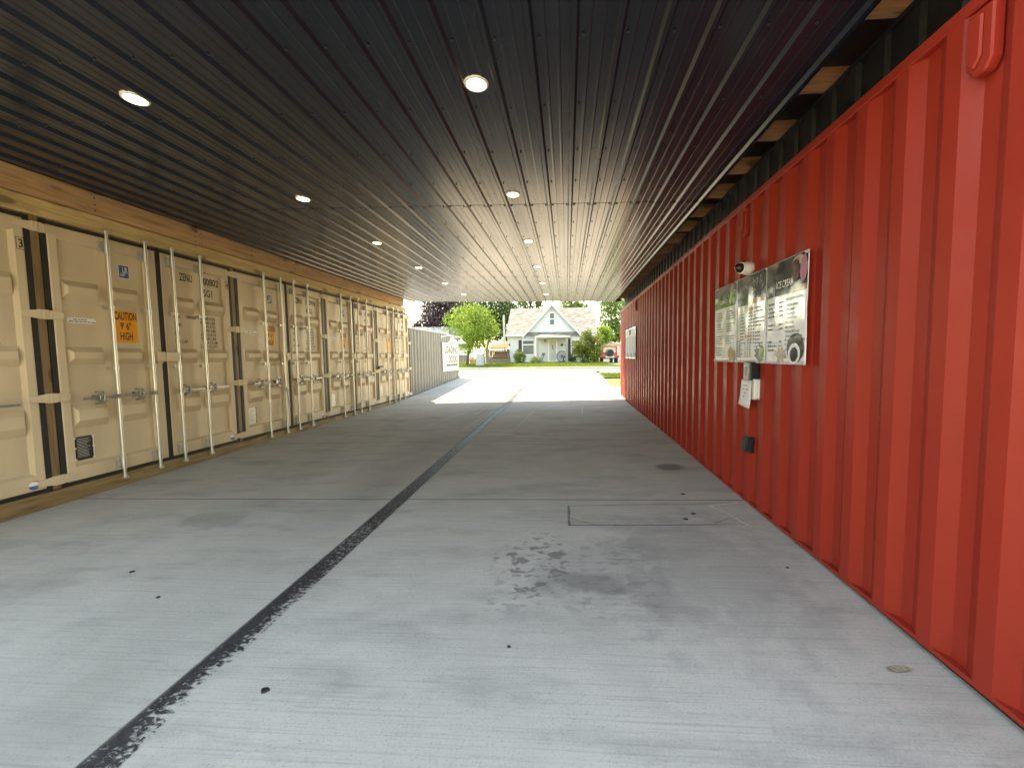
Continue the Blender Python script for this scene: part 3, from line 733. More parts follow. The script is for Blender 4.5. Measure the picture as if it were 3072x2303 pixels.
mb = MB(); mb.box(.004, .16, YR0, YR0+.105, zb, zt-.002); obj('corner_post', mb, MT['red'], red, bev=.01)
mb = MB(); mb.box(.08, 2.43, YR0+.02, YR0+RL-.02, zt-.03, zt-.008); obj('container_roof', mb, MT['red'], red)
mb = MB()
for yy, sg in ((YR0+.02, 1), (YR0+RL-.02, -1)): corr_wall(mb, corr_profile(.1, 2.4, .25, .03, .07, .06, .2), zb, zt-.03, lambda y, r, z: (y, yy+sg*r, z))
corr_wall(mb, corr_profile(YR0, YR0+RL, .278, .036, .077, .066, 1.881), zb, zt-.03, lambda y, r, z: (2.435-r, y, z))
obj('end_and_rear_walls', mb, MT['red'], red, fix=False)
def lug_mesh():
    mb = MB(); P = [(-.055, .125), (.055, .125), (.055, -.085), (.018, -.135), (-.03, -.135), (-.055, -.095)]
    mb.prism(P, -.018, .030, lambda u, v, a: (a, u, v)); mb.prism([(-.02, .10), (.045, .10), (.045, -.07), (.01, -.11), (-.02, -.07)], -.030, -.016, lambda u, v, a: (a, u, v)); return mb
for y in (1.858, 4.08, 10.30):
    dup_part('lashing_lug', shared('lashing_lug', lug_mesh, MT['red']), red, (.0, y, 2.755-1.486+.0), bev=.008)
# black strip standing in for the shade in the gap under the container
mb = MB(); mb.box(.03, .10, YR0, YR0+RL, zb-.16, zb+.001); obj('gap_shade_strip', mb, MT['black'], red)
# black corrugated fascia standing on the container
fas = thing('fascia', 'black corrugated metal fascia strip along the top of the red container', 'fascia', (1.6916, 0, 1.486), (-.0005, 0, -.005042))
mb = MB(); corr_wall(mb, corr_profile(YR0, YR0+RL+.05, .232, .022, .10, .018, 1.4), zt+.004, zt+.352, lambda y, r, z: (.128+r, y, z)); obj('corrugated_strip', mb, MT['black'], fas, fix=False)
mb = MB(); mb.box(.112, .126, YR0, YR0+RL+.05, zt+.330, zt+.352); mb.box(.04, .127, YR0, YR0+RL+.05, zt+.004, zt+.016); obj('edge_flashing', mb, MT['black'], fas)

# ------------------------------------------------------------------ things on the red wall
TB = math.tan(rad(.2889))
def RX(y): return 1.6916+TB*y
def wallthing(name, label, cat, y, z, off=0.): return thing(name, label, cat, (RX(y)-off, y, z), (0, 0, -.005042))
FR = lambda off: (lambda a, b: (-off, -a, b))      # local: a to the right as seen, b up
def bars(mb, f, a0, a1, b, h, rnd, gap=.010):
    x = a0
    while x < a1-.004:
        L = rnd.uniform(.012, .045); e = min(a1, x+L); mb.quad(f(x, b-h/2), f(e, b-h/2), f(e, b+h/2), f(x, b+h/2)); x = e+gap*rnd.uniform(.5, 1.2)
def rect(mb, f, a0, a1, b0, b1): mb.quad(f(a0, b0), f(a1, b0), f(a1, b1), f(a0, b1))
def blob(mb, f, ca, cb, ra, rb, seed=1, n=22, j=.12):
    r = random.Random(seed); P = []
    for k in range(n):
        t = 6.2832*k/n; q = 1+r.uniform(-j, j); P.append(f(ca+ra*q*math.cos(t), cb+rb*q*math.sin(t)))
    mb.add(P, [tuple(range(n))])
def vinyl(a0, a1, b0, b1, seed, off=.004, amp=.010, nx=20, nb=22):
    """slightly rippled vinyl sheet"""
    mb = MB(); vs = []
    for j in range(nb+1):
        for i in range(nx+1):
            a = a0+(a1-a0)*i/nx; b = b0+(b1-b0)*j/nb
            w = noise.noise(Vector((a*5+seed, b*4, seed)))*amp*.55+noise.noise(Vector((a*14, b*9+seed, 3.3)))*amp*.25
            vs.append((-off-w, -a, b))
    n = nx+1
    mb.add(vs, [(j*n+i, j*n+i+1, (j+1)*n+i+1, (j+1)*n+i) for j in range(nb) for i in range(nx)], True); return mb
MW, MH = .592, .810
def menu_board(ymid, zmid, label, simple=False):
    t = wallthing('menu_board', label, 'menu', ymid, zmid, .012)
    h2 = MH/2; L = [-1.5*MW, -.5*MW, .5*MW, 1.5*MW]
    def surf(seed): return None
    for p in range(3):
        a0, a1 = L[p], L[p+1]; rr = random.Random(p+3)
        pn = obj('menu_panel', vinyl(a0+.001, a1-.001, -h2, h2, 7.3, .010), MT['banner'], t, fix=False)
        sm = pn.modifiers.new('thick', 'SOLIDIFY'); sm.thickness = .002
        def f(off):
            def g(a, b):
                w = noise.noise(Vector((a*5+7.3, b*4, 7.3)))*.0055+noise.noise(Vector((a*14, b*9+7.3, 3.3)))*.0025
                return (-.010-w-off, -a, b)
            return g
        def sheetp(nm, a0, a1, b0, b1, mt, off, ny=8, nx=14):
            mb = MB(); g = f(off); vs = [g(a0+(a1-a0)*i/nx, b0+(b1-b0)*j/ny) for j in range(ny+1) for i in range(nx+1)]
            mb.add(vs, [(j*(nx+1)+i, j*(nx+1)+i+1, (j+1)*(nx+1)+i+1, (j+1)*(nx+1)+i) for j in range(ny) for i in range(nx)], True); return obj(nm, mb, MT[mt], pn, fix=False)
        if simple:
            mb = MB(); g = f(.004)
            for k in range(16):
                b = h2-.24-.034*k; bars(mb, g, a0+.04, a0+.30, b, .008, rr); bars(mb, g, a0+.34, a1-.04, b, .008, rr)
            stuff(obj('menu_print', mb, MT['mgrey'], pn, fix=False))
            mb = MB()
            if p == 1:
                for q in (0, .13, .25): blob(mb, f(.004), a0+.12+q, h2-.10, .03, .085, 5)
            blob(mb, f(.004), a1-.10, -h2+.09, .05, .07, p); obj('menu_picture', mb, MT['mdark'], pn, fix=False); continue
        top = h2-.008; hb = (.225, .262, .262)[p]
        sheetp('menu_header', a0+.006, a1-.006, top-hb, top, ('mgreen', 'mdark', 'mdark')[p], .003)
        if p == 0: sheetp('menu_header_photo', a0+.006, a1-.006, top-.10, top, 'mdark', .0045, 4); mb = MB(); blob(mb, f(.006), a1-.10, top-.12, .07, .09, 4, 26, .35); obj('menu_picture', mb, MT['mlgreen'], pn, fix=False)
        else: sheetp('menu_table_edge', a1-(.24 if p == 1 else .20), a1-.006, top-hb, top-hb+.040, 'mtan', .0048, 2)
        if p == 1:
            mb = MB()
            for q in range(26): blob(mb, f(.005), a1-.05-rr.random()*.22, top-.03-rr.random()*.16, .008, .014, q, 6, .3)
            stuff(obj('menu_picture', mb, MT['mgrey'], pn, fix=False))
        hd = MB(); g = f(.007)
        if p == 0: put_text(hd, 'CARGO', a0+.17, a0+.36, top-hb+.040, top-hb+.085, g, .01)
        if p == 2: put_text(hd, 'ICE CREAM', a0+.18, a0+.415, top-hb+.055, top-hb+.110, g, .02)
        if hd.v: obj('menu_heading', hd, MT['whiteink'], pn, fix=False)
        if p == 2:
            for nm, mt, ca, cb, ra, rb, of in (('waffle_cone_picture', 'mwood', .470, -.055, .085, .050, .005), ('chocolate_scoop_picture', 'mbrown', .435, -.115, .068, .085, .0065), ('pink_scoop_picture', 'mpink', .545, -.11, .040, .095, .0058)):
                mb = MB(); blob(mb, f(of), a0+ca, top+cb, ra, rb, 2, 26, .05); obj(nm, mb, MT[mt], pn, fix=False)
        ink = MB(); g = f(.004); bt = top-hb-.035; lo = -h2
        if p == 2:
            put_text(ink, 'ICE CREAM FLAVORS', a0+.318, a0+.54, bt-.018, bt+.002, g, .0)
            fl = ('Vanilla Bean', 'Chocolate', 'Strawberry', 'Cookie Dough', 'Mint Chip', 'Blue Moon', 'Peaches & Cream', 'Caramel Chocolate', 'Brownie Fudge Peanut', 'Mango Pineapple', 'Lemon Sorbet')
            for k, s in enumerate(fl): put_text(ink, s, a0+.318, a0+.318+.0130*len(s), bt-.062-.0335*k, bt-.042-.0335*k, g, .0)
            for k in range(12):
                if k in (4, 7, 8): continue
                b = bt-.02-.034*k; bars(ink, g, a0+.05, a0+.05+rr.uniform(.07, .13), b, .009, rr); rect(ink, g, a0+.05, a0+.26, b-.009, b-.0075); bars(ink, g, a0+.225, a0+.275, b, .009, rr)
        elif p == 1:
            for k in range(10):
                b = bt-.045-.0305*k; bars(ink, g, a0+.10, a0+.10+rr.uniform(.07, .11), b, .009, rr)
                for q in (.265, .315, .365): rect(ink, g, a0+q, a0+q+.026, b-.005, b+.005)
            for k in range(13):
                if k in (2, 6): continue
                b = bt-.01-.0315*k; bars(ink, g, a0+.405, a0+.405+rr.uniform(.09, .16), b, .009, rr)
            for k in range(8):
                b = lo+.205-.0205*k; bars(ink, g, a0+.03, a0+.03+rr.uniform(.07, .13), b, .009, rr)
                for q in (.205, .255, .305): rect(ink, g, a0+q, a0+q+.022, b-.004, b+.004)
        else:
            for k in range(20):
                if k % 5 == 4: continue
                b = bt-.01-.0255*k; bars(ink, g, a0+.05, a0+rr.uniform(.16, .28), b, .007, rr)
                if k < 15: bars(ink, g, a0+.33, a0+rr.uniform(.46, .56), b-.006, .0075, rr)
        stuff(obj('menu_print', ink, MT['ink'], pn, fix=False))
        if p == 1:
            mb = MB()
            for q in (.265, .315, .365): rect(mb, f(.0045), a0+q, a0+q+.028, bt-.018, bt+.006)
            rect(mb, f(.0042), a0+.10, a0+.40, bt-.024, bt-.021)
            for q in (.205, .255, .305): rect(mb, f(.0045), a0+q, a0+q+.028, lo+.235, lo+.262)
            rect(mb, f(.0042), a0+.03, a0+.34, lo+.226, lo+.230); stuff(obj('menu_icons', mb, MT['morange'], pn, fix=False))
            mb = MB(); blob(mb, f(.005), a1-.10, lo+.085, .075, .075, 8, 24, .30); obj('cup_picture', mb, MT['mgrey'], pn, fix=False)
            mb = MB(); blob(mb, f(.006), a1-.055, lo+.085, .040, .060, 5, 18, .25); obj('leaf_picture', mb, MT['mlgreen'], pn, fix=False)
        if p == 0:
            mb = MB(); blob(mb, f(.005), a1-.105, lo+.085, .085, .080, 6, 22, .10); obj('sandwich_picture', mb, MT['mtan'], pn, fix=False)
        if p == 2:
            for nm, mt, ca, cb, ra, rb, of, j in (('bowl_picture', 'mdark', .462, .115, .112, .118, .0048, .03), ('bowl_rim_picture', 'banner', .452, .075, .078, .085, .0058, .02), ('bowl_inside_picture', 'mdark', .452, .068, .052, .062, .0068, .04), ('topping_picture', 'mwood', .255, .065, .085, .062, .0054, .4)):
                mb = MB(); blob(mb, f(of), a0+ca, lo+cb+.008, ra, rb-.008, 9, 28, j); obj(nm, mb, MT[mt], pn, fix=False)
    mb = MB()
    for a in (L[0]+.02, L[1], L[2], L[3]-.02):
        for b in (-h2+.015, h2-.015): mb.lathe([(.011, 0), (.011, .010), (.004, .014)], (0, -a, b), 'x', 8)
    for v in range(len(mb.v)): x, y, z = mb.v[v]; mb.v[v] = (-x-.010, y, z)
    stuff(obj('fixing_screws', mb, MT['galv'], t))
    return t
menu_board(3.868, 1.806, 'large glossy vinyl menu headed ICE CREAM on the near red wall')
menu_board(11.10, 1.795, 'smaller-looking vinyl menu at the far end of the red wall', True)
# dome camera
t = wallthing('dome_camera', 'white dome security camera above the large menu on red wall', 'camera', 3.935, 2.275, .005)
t.rotation_euler = (0, 0, rad(22))
mb = MB(); mb.lathe([(.001, -.115), (.030, -.110), (.050, -.085), (.060, -.045), (.063, -.010), (.058, .0)], (0, 0, 0), 'x', 24); obj('housing', mb, MT['white'], t)
mb = MB(); mb.lathe([(.001, -.168), (.020, -.163), (.036, -.145), (.044, -.118), (.045, -.085)], (0, 0, 0), 'x', 24); gl = obj('dome_lens', mb, MT['black'], t); gl.active_material = MT['mdark']
mb = MB(); mb.lathe([(.040, -.112), (.049, -.114), (.052, -.100), (.046, -.094)], (0, 0, 0), 'x', 24, True, False); obj('lens_ring', mb, MT['white'], t)
# intercom
t = wallthing('intercom', 'dark intercom speaker box on red wall below the large menu', 'intercom', 3.79, 1.325, .0)
mb = MB(); mb.box(-.062, .03, -.055, .055, -.085, .085); obj('case', mb, MT['black'], t, bev=.006)
mb = MB(); mb.box(-.082, -.062, -.052, .052, -.080, .080); obj('face_plate', mb, MT['dgalv'], t, bev=.004)
mb = MB(); P = [(.026*math.cos(k*.3307), .048*math.sin(k*.3307)) for k in range(19)]; mb.add([(-.0835, a, b) for a, b in P], [tuple(range(19))]); obj('speaker_grille', mb, MT['mgrey'], t, fix=False)
# paper notice in a white holder
t = wallthing('wall_box', 'white rounded plastic wall box behind the paper note', 'box', 3.80, 1.165, .0)
mb = MB(); P = []
for (cy, cz, t0) in ((.075, .065, 0), (-.075, .065, 1), (-.075, -.065, 2), (.075, -.065, 3)):
    for k in range(5): a = math.pi/2*t0+math.pi/2*k/4; P.append((cy+.028*math.cos(a), cz+.028*math.sin(a)))
mb.prism(P, -.045, .03, lambda u, v, a: (a, u, v)); obj('case', mb, MT['white'], t, bev=.006)
t = wallthing('paper_note', 'white paper note taped to the wall box under the intercom', 'note', 3.815, 1.14, .054)
mb = MB(); N = 10; vs = []
for j in range(N+1):
    b = .105-.235*j/N
    for i in range(7):
        a = -.105+.21*i/6; vs.append((-.006-.020*(j/N)**2-.004*math.sin(i*1.1+j*.5), -a*(1+.10*j/N)+.02*j/N, b-.018*(i/6)*(j/N)))
mb.add(vs, [(j*7+i, j*7+i+1, (j+1)*7+i+1, (j+1)*7+i) for j in range(N) for i in range(6)], True); o = obj('sheet', mb, MT['paper'], t, fix=False); o.modifiers.new('thick', 'SOLIDIFY').thickness = .001
mb = MB(); rr = random.Random(5)
for k, (aa, bb) in enumerate(((-.05, .03), (-.06, .05), (-.03, .02), (-.04, .0))): bars(mb, lambda a, b: (-.014-.020*((.105-b)/.235)**2, -a, b), aa, bb, .055-.034*k, .007, rr)
stuff(obj('handwriting', mb, MT['mgrey'], t, fix=False))
mb = MB()
for a in (-.085, .075): rect(mb, lambda a, b: (-.0135, -a, b), a-.008, a+.008, .070, .108)
stuff(obj('tape', mb, MT['whiteink'], t, fix=False))
# outlet cover
t = wallthing('outlet_cover', 'black weatherproof outlet cover low on the red wall', 'outlet', 3.89, .635, .0)
mb = MB(); mb.box(-.012, .03, -.062, .062, -.075, .075); obj('back_plate', mb, MT['black'], t, bev=.004)
mb = MB(); mb.hexa([(-.012, -.055, -.070), (-.012, .055, -.070), (-.012, .055, .070), (-.012, -.055, .070)], [(-.055, -.050, -.066), (-.055, .050, -.066), (-.035, .050, .055), (-.035, -.050, .055)]); obj('hinged_lid', mb, MT['rubber'], t, bev=.006)

# ------------------------------------------------------------------ grey container with sign
DX = -5.47; DY0, DY1 = 13.66, 19.98; DZ0, DZ1 = -.08, 2.525
t = thing('shipping_container', 'short grey corrugated shipping container beyond the tan ones, carrying the loading sign', 'container', (DX, 0, 0))
mb = MB(); corr_wall(mb, corr_profile(DY0+.08, DY1-.10, .304, .040, .082, .072, 13.78), DZ0, DZ1-.05, lambda y, r, z: (-r, y, z)); obj('side_wall', mb, MT['grey'], t, fix=False)
mb = MB(); mb.box(-.07, .006, DY0, DY1, DZ1-.06, DZ1); obj('top_rail', mb, MT['grey'], t, bev=.006)
mb = MB(); mb.box(-.14, -.002, DY0, DY0+.085, DZ0, DZ1-.062); obj('corner_post', mb, MT['grey'], t)
mb = MB(); mb.box(-.14, -.002, DY1-.105, DY1, DZ0, DZ1-.062); obj('corner_post', mb, MT['grey'], t)
mb = MB(); mb.box(-2.43, -.07, DY0, DY1, DZ1-.04, DZ1-.01); obj('container_roof', mb, MT['grey'], t)
mb = MB()
for yy, sg in ((DY0+.01, 1), (DY1-.01, -1)): corr_wall(mb, corr_profile(.14, 2.4, .25, .03, .07, .06, .2), DZ0, DZ1-.03, lambda y, r, z: (-y, yy+sg*r, z))
corr_wall(mb, corr_profile(DY0, DY1, .304, .04, .082, .072, 13.78), DZ0, DZ1-.03, lambda y, r, z: (-2.43+r, y, z)); obj('end_and_rear_walls', mb, MT['grey'], t, fix=False)
MT['signw'] = plain('sign_white', (.50, .50, .49), .4, 0, .04)
t = thing('sign', 'white LOADING DOCKS sign on the side of the grey container', 'sign', (DX+.01, 18.52, 1.475))
SW, SH = 1.285, .655
mb = MB(); mb.box(.0, .035, -SW, SW, -SH, SH); obj('sign_board', mb, MT['signw'], t, bev=.006)
mb = MB(); f = F2(.038); put_text(mb, 'LOADING', -1.0, 1.12, .17, .50, f, .016); put_text(mb, 'DOCKS', -.40, 1.12, -.26, .07, f, .016); obj('sign_lettering', mb, plain('sign_lettering_grey', (.02, .02, .02), .5), t, fix=False)
mb = MB(); f = F2(.038); P = [(-.80, -.375), (-.55, -.28), (-.55, -.33), (1.12, -.33), (1.12, -.42), (-.55, -.42), (-.55, -.47)]; mb.add([f(a, b) for a, b in P], [tuple(range(7))]); obj('arrow', mb, plain('sign_arrow_grey', (.06, .06, .058), .5), t, fix=False)
for i, yy in enumerate((17.25, 18.65)):
    t = thing('gooseneck_lamp', 'white barn lamp over the loading sign, %s of the two' % ('nearer' if i == 0 else 'farther'), 'lamp', (DX, yy, 2.36), None, 'barn lamps over the sign')
    mb = MB(); mb.lathe([(.055, 0), (.055, .02), (.03, .03)], (0, 0, 0), 'x', 14); obj('wall_mount', mb, MT['white'], t)
    mb = MB(); mb.path([(.02, 0, 0), (.22, 0, .04), (.42, 0, .05), (.50, 0, .02), (.51, 0, -.06)], .014); obj('arm', mb, MT['white'], t)
    mb = MB(); mb.lathe([(.03, .04), (.045, .0), (.05, -.04), (.13, -.09), (.21, -.16), (.215, -.18), (.20, -.165), (.12, -.10), (.03, -.05)], (.51, 0, -.08), 'z', 24); obj('lamp_shade', mb, MT['white'], t)

# ------------------------------------------------------------------ trees and shrubs
def leaves(mb, c, r, n, size, rnd, hollow=.35, squash=1.):
    for _ in range(n):
        while True:
            d = Vector((rnd.uniform(-1, 1), rnd.uniform(-1, 1), rnd.uniform(-1, 1)))
            if 0.05 < d.length <= 1: break
        d = d.normalized()*(hollow+(1-hollow)*rnd.random()**.6)
        p = Vector(c)+Vector((d.x*r[0], d.y*r[1], d.z*r[2]))
        nrm = (d*.7+Vector((rnd.uniform(-1, 1), rnd.uniform(-1, 1), rnd.uniform(-.4, 1)))).normalized()
        a = nrm.orthogonal().normalized(); a.rotate(Matrix.Rotation(rnd.uniform(0, 6.28), 3, nrm)); b = nrm.cross(a)
        s = size*rnd.uniform(.6, 1.35); l = s*rnd.uniform(1.1, 1.7)
        mb.add([p-a*l, p-b*s*.5+nrm*s*.12, p+a*l, p+b*s*.5+nrm*s*.12], [(0, 1, 2, 3)])
def tree(name, label, x, y, trunk_h, crown_c, crown_r, nclump, per, size, mat, seed, group=None, bark=None, clump=.42, base=None):
    r = random.Random(seed); z0 = G(x, y) if base is None else base
    t = thing(name, label, 'tree' if 'tree' in name else 'shrub', (x, y, z0), None, group)
    cc = Vector((crown_c[0]-x, crown_c[1]-y, crown_c[2]-z0)); cr = Vector(crown_r)
    tr = MB(); r0 = max(.04, trunk_h*.035+.05); top = Vector((cc.x*.8, cc.y*.8, cc.z+cr.z*.3))
    pts = [Vector((0, 0, -.05)), Vector((r0*.4, 0, trunk_h*.5)), Vector((cc.x*.4, cc.y*.3, trunk_h)), top]
    tr.path([tuple(p) for p in pts], [r0*1.25, r0, r0*.85, r0*.2], 9)
    centers = []
    for k in range(nclump):
        while True:
            d = Vector((r.uniform(-1, 1), r.uniform(-1, 1), r.uniform(-1, 1)))
            if .1 < d.length <= 1: break
        d *= (.55+.45*r.random())/max(.6, d.length)
        p = cc+Vector((d.x*cr.x*.85, d.y*cr.y*.85, d.z*cr.z*.85)); centers.append(p)
    for p in centers[:16]:
        q = pts[2].lerp(top, r.uniform(0, .7)); mid = q.lerp(p, .5)+Vector((0, 0, .1*cr.z))
        tr.path([tuple(q), tuple(mid), tuple(p)], [r0*.35, r0*.22, r0*.06], 6)
    obj('trunk', tr, bark or MT['bark'], t, fix=False)
    lf = MB(); m = min(cr)*clump
    for p in centers: leaves(lf, p, (m*r.uniform(.7, 1.25), m*r.uniform(.7, 1.25), m*r.uniform(.6, .95)), per, size, r)
    obj('crown', lf, mat, t, fix=False)
    return t
MT['bark'] = plain('bark', (.075, .055, .04), .9, 0, .4, 12, .4)
lm_y = leafmat('yellow_green_leaves', (.09, .17, .02), (.17, .28, .04), (.30, .40, .08)); lm_d = leafmat('deep_green_leaves', (.025, .06, .015), (.055, .11, .03), (.11, .17, .05))
lm_p = leafmat('purple_leaves', (.022, .012, .018), (.045, .024, .034), (.13, .085, .10), .15); lm_m = leafmat('mid_green_leaves', (.05, .10, .02), (.10, .18, .035), (.20, .28, .07))
lm_b = leafmat('dark_shrub_leaves', (.022, .045, .012), (.06, .095, .022), (.30, .34, .05), .25)
lm_g = leafmat('grey_green_leaves', (.10, .14, .07), (.20, .25, .13), (.38, .42, .28))
tree('tree', 'bright yellow-green young tree in front of the street lawn', -8.35, 33.2, 1.3, (-7.9, 33.2, 3.85), (2.15, 2.0, 2.15), 95, 75, .085, lm_y, 11)
tree('tree', 'dark purple-leaved maple tree behind the grey container', -16.4, 52, 3., (-15.8, 52, 7.4), (4.3, 3.5, 3.9), 110, 75, .16, lm_p, 12)
tree('tree', 'purple-leaved tree low branch mass left beside the sky gap', -19.2, 51, 2., (-18.6, 51, 5.2), (1.6, 1.5, 1.3), 26, 60, .14, lm_p, 13)
bigtree = tree('tree', 'large deep green tree left of the white house', -10.5, 52, 3., (-9.6, 52, 7.0), (4.0, 3.2, 5.2), 130, 75, .15, lm_d, 14, 'trees behind the house')
tree('tree', 'deep green tree just left of the house roof', -7.6, 56, 3., (-7.2, 56, 5.6), (2.6, 2.2, 3.6), 70, 70, .15, lm_d, 15, 'trees behind the house')
tree('tree', 'tall mid-green tree right of the house roof', 6.4, 54, 3., (6.6, 54, 6.2), (3.1, 2.6, 5.0), 105, 70, .14, lm_m, 16, 'trees behind the house')
tree('tree', 'green tree top peeking over the house ridge at right', 1.6, 60, 5., (1.2, 60, 8.4), (2.6, 2.2, 2.2), 50, 60, .15, lm_m, 17, 'trees behind the house')
tree('tree', 'dark tree branch crown over the left end of the house ridge', -6.0, 62, 6., (-5.4, 62, 10.2), (3.0, 2.2, 1.6), 40, 45, .16, lm_d, 18, 'trees behind the house')
tree('tree', 'pale green tree far away at the left sky gap', -25.5, 66, 2., (-25.2, 66, 5.2), (2.2, 2., 2.2), 30, 50, .18, lm_y, 19)
tree('round_shrub', 'big rounded shrub with bright top in front of the house at right', 1.85, 35.6, .5, (1.85, 35.5, 2.25), (1.42, 1.2, 1.62), 105, 85, .062, lm_b, 20, clump=.34)
tree('leafy_shrub', 'upright green shrub below the left house window', -4.20, 35.8, .3, (-4.20, 35.8, 1.45), (.66, .5, .76), 34, 60, .05, lm_m, 21, clump=.42)
tree('flowering_shrub', 'low pale flowering shrub left of the porch', -2.85, 35.6, .2, (-2.85, 35.6, 1.10), (.72, .5, .40), 26, 60, .042, lm_g, 22, clump=.5)
tree('leafy_shrub', 'small shrub in shade right of the porch post', .55, 37.0, .2, (.50, 36.9, 1.25), (.42, .4, .55), 16, 55, .045, lm_d, 23, clump=.5)
tree('tree', 'small green tree top right above the parked red vehicle', 4.4, 50, 1.5, (4.3, 50, 3.9), (1.5, 1.3, 1.4), 36, 65, .10, lm_y, 24, 'trees behind the house')

# unseen trees added behind the camera to block low skylight
def blocker_tree(o, loc, sc, rz, label, group):
    c = o.copy(); C.objects.link(c); c.location = loc; c.scale = (sc, sc, sc); c.rotation_euler = (0, 0, rz); c['label'] = label; c['group'] = group
    for ch in list(o.children):
        d = ch.copy(); C.objects.link(d); d.parent = c; d.matrix_parent_inverse = Matrix()
    return c
for k, (x, y, sc) in enumerate(((-22, -15, 1.15), (-15, -20, 1.25), (-8, -19, 1.2), (-1, -20, 1.3), (6, -19, 1.2), (13, -17, 1.25), (20, -12, 1.2), (-26, -7, 1.1))):
    blocker_tree(bigtree, (x, y, G(x, y)-.1), sc, k*1.3, 'unseen tree added behind the camera to block low skylight, %s' % ('leftmost', 'second from left', 'third from left', 'in the middle', 'third from right', 'second from right', 'rightmost', 'set apart at far left')[k], 'unseen trees added to block skylight')

# ------------------------------------------------------------------ white house
MT['siding'] = plain('white_vinyl_siding', (.56, .58, .61), .5, 0, .03); MT['trimw'] = plain('white_trim', (.78, .78, .77), .45, 0, .03)
MT['shingle'] = shingles(); MT['shut'] = plain('dark_shutter', (.045, .042, .05), .6); MT['postg'] = plain('porch_post_grey', (.32, .29, .275), .6)
tgl = NT('window_glass'); MT['glass'] = tgl.fin((.12, .16, .175), .08, 0, .9)
MT['doorg'] = plain('door_pale_green', (.46, .50, .47), .5, 0, .04)
HX0, HX1, HY, HYB = -5.57, 2.62, 38.5, 45.5
house = thing('house', 'small white sided house with grey shingle roof across the street', 'house', (0, 0, 0))
GL, GRr, GA, GAZ, EZ = -3.99, 1.25, -1.37, 6.36, 3.50
def siding(x0, x1, z0, z1, y, sgn, parent, cut=None, lim=None):
    mb = MB(); z = z0; st = .125
    while z < z1-.01:
        zz = min(z+st, z1); a0, a1 = x0, x1
        if lim: a0, a1 = lim((z+zz)/2)
        if a1-a0 > .05:
            segs = [(a0, a1)]
            for (c0, c1, d0, d1) in (cut or ()):
                if zz > d0 and z < d1:
                    ns = []
                    for p, q in segs:
                        if c1 <= p or c0 >= q: ns.append((p, q))
                        else:
                            if p < c0: ns.append((p, c0))
                            if c1 < q: ns.append((c1, q))
                    segs = ns
            for p, q in segs: mb.add([(p, y-.022, z), (q, y-.022, z), (q, y-.004, zz), (p, y-.004, zz), (p, y, z), (q, y, z)], [(0, 1, 2, 3), (4, 5, 1, 0)])
        z = zz
    return mb
CUT = [(-4.27, -3.07, 1.57, 3.03), (-1.79, -.89, .90, 3.02), (.40, 1.75, 1.45, 3.0)]
ws = stuff(obj('siding', siding(HX0, HX1, .80, EZ, HY, 1, house, CUT), MT['siding'], house, fix=False))
gl_lim = lambda z: (GL+.05+(GA-GL)*(z-EZ)/(GAZ-EZ), GRr-.05-(GRr-GA)*(z-EZ)/(GAZ-EZ))
stuff(obj('gable_siding', siding(GL, GRr, EZ, GAZ-.05, HY-.01, 1, house, [(-1.66, -1.08, 4.36, 5.62)], gl_lim), MT['siding'], house, fix=False))
mb = MB(); mb.box(HX0, HX1, HY+.002, HYB, .5, EZ); mb.prism([(HX0, EZ), (GL, EZ), (GA, GAZ), (GRr, EZ)], HY+.001, HY+.3, lambda u, v, a: (u, a, v)) if False else None
mb.prism([(GL, EZ), (GRr, EZ), (GA, GAZ)], HY+.004, HY+.6, lambda u, v, a: (u, a, v))
for xx in (HX0, HX1): mb.prism([(HY, EZ), (HYB, EZ), (42.0, 6.30)], xx-.002, xx+.002, lambda u, v, a: (a, u, v))
obj('wall', mb, MT['siding'], house)
# roof planes
rf = MB(); th = .10; ov = .24
def slab(p):  # 4 points, thicken downwards
    rf.hexa([(a, b, c-th) for a, b, c in p], p)
slab([(HX0-ov, 38.2, 3.52), (HX1+ov, 38.2, 3.52), (HX1+ov, 42.0, 6.42), (HX0-ov, 42.0, 6.42)]); slab([(HX0-ov, 42.0, 6.42), (HX1+ov, 42.0, 6.42), (HX1+ov, 45.8, 3.52), (HX0-ov, 45.8, 3.52)])
slab([(GL-.18, 38.12, 3.42), (GA, 38.12, 6.46), (GA, 42.0, 6.46), (GL-.18, 42.0, 3.42)]); slab([(GA, 38.12, 6.46), (GRr+.18, 38.12, 3.42), (GRr+.18, 42.0, 3.42), (GA, 42.0, 6.46)])
roof = obj('roof', rf, MT['shingle'], house)
mb = MB()
for (xa, za, xb, zb_) in ((GL-.22, 3.36, GA, 6.44), (GRr+.22, 3.36, GA, 6.44)):
    mb.hexa([(xa, 38.05, za-.19), (xb, 38.05, zb_-.22), (xb, 38.11, zb_-.22), (xa, 38.11, za-.19)], [(xa, 38.05, za), (xb, 38.05, zb_), (xb, 38.11, zb_), (xa, 38.11, za)])
obj('rake_board', mb, MT['trimw'], roof)
mb = MB(); mb.box(HX0-ov, GL-.2, 38.06, 38.2, 3.36, 3.50); mb.box(GRr+.2, HX1+ov, 38.06, 38.2, 3.36, 3.50); mb.tube((HX0-.05, 38.3, 3.36), (HX0-.05, 38.42, 3.0), .04); mb.tube((HX0-.05, 38.42, 3.0), (HX0-.05, 38.42, .9), .04); obj('gutter', mb, MT['trimw'], roof)
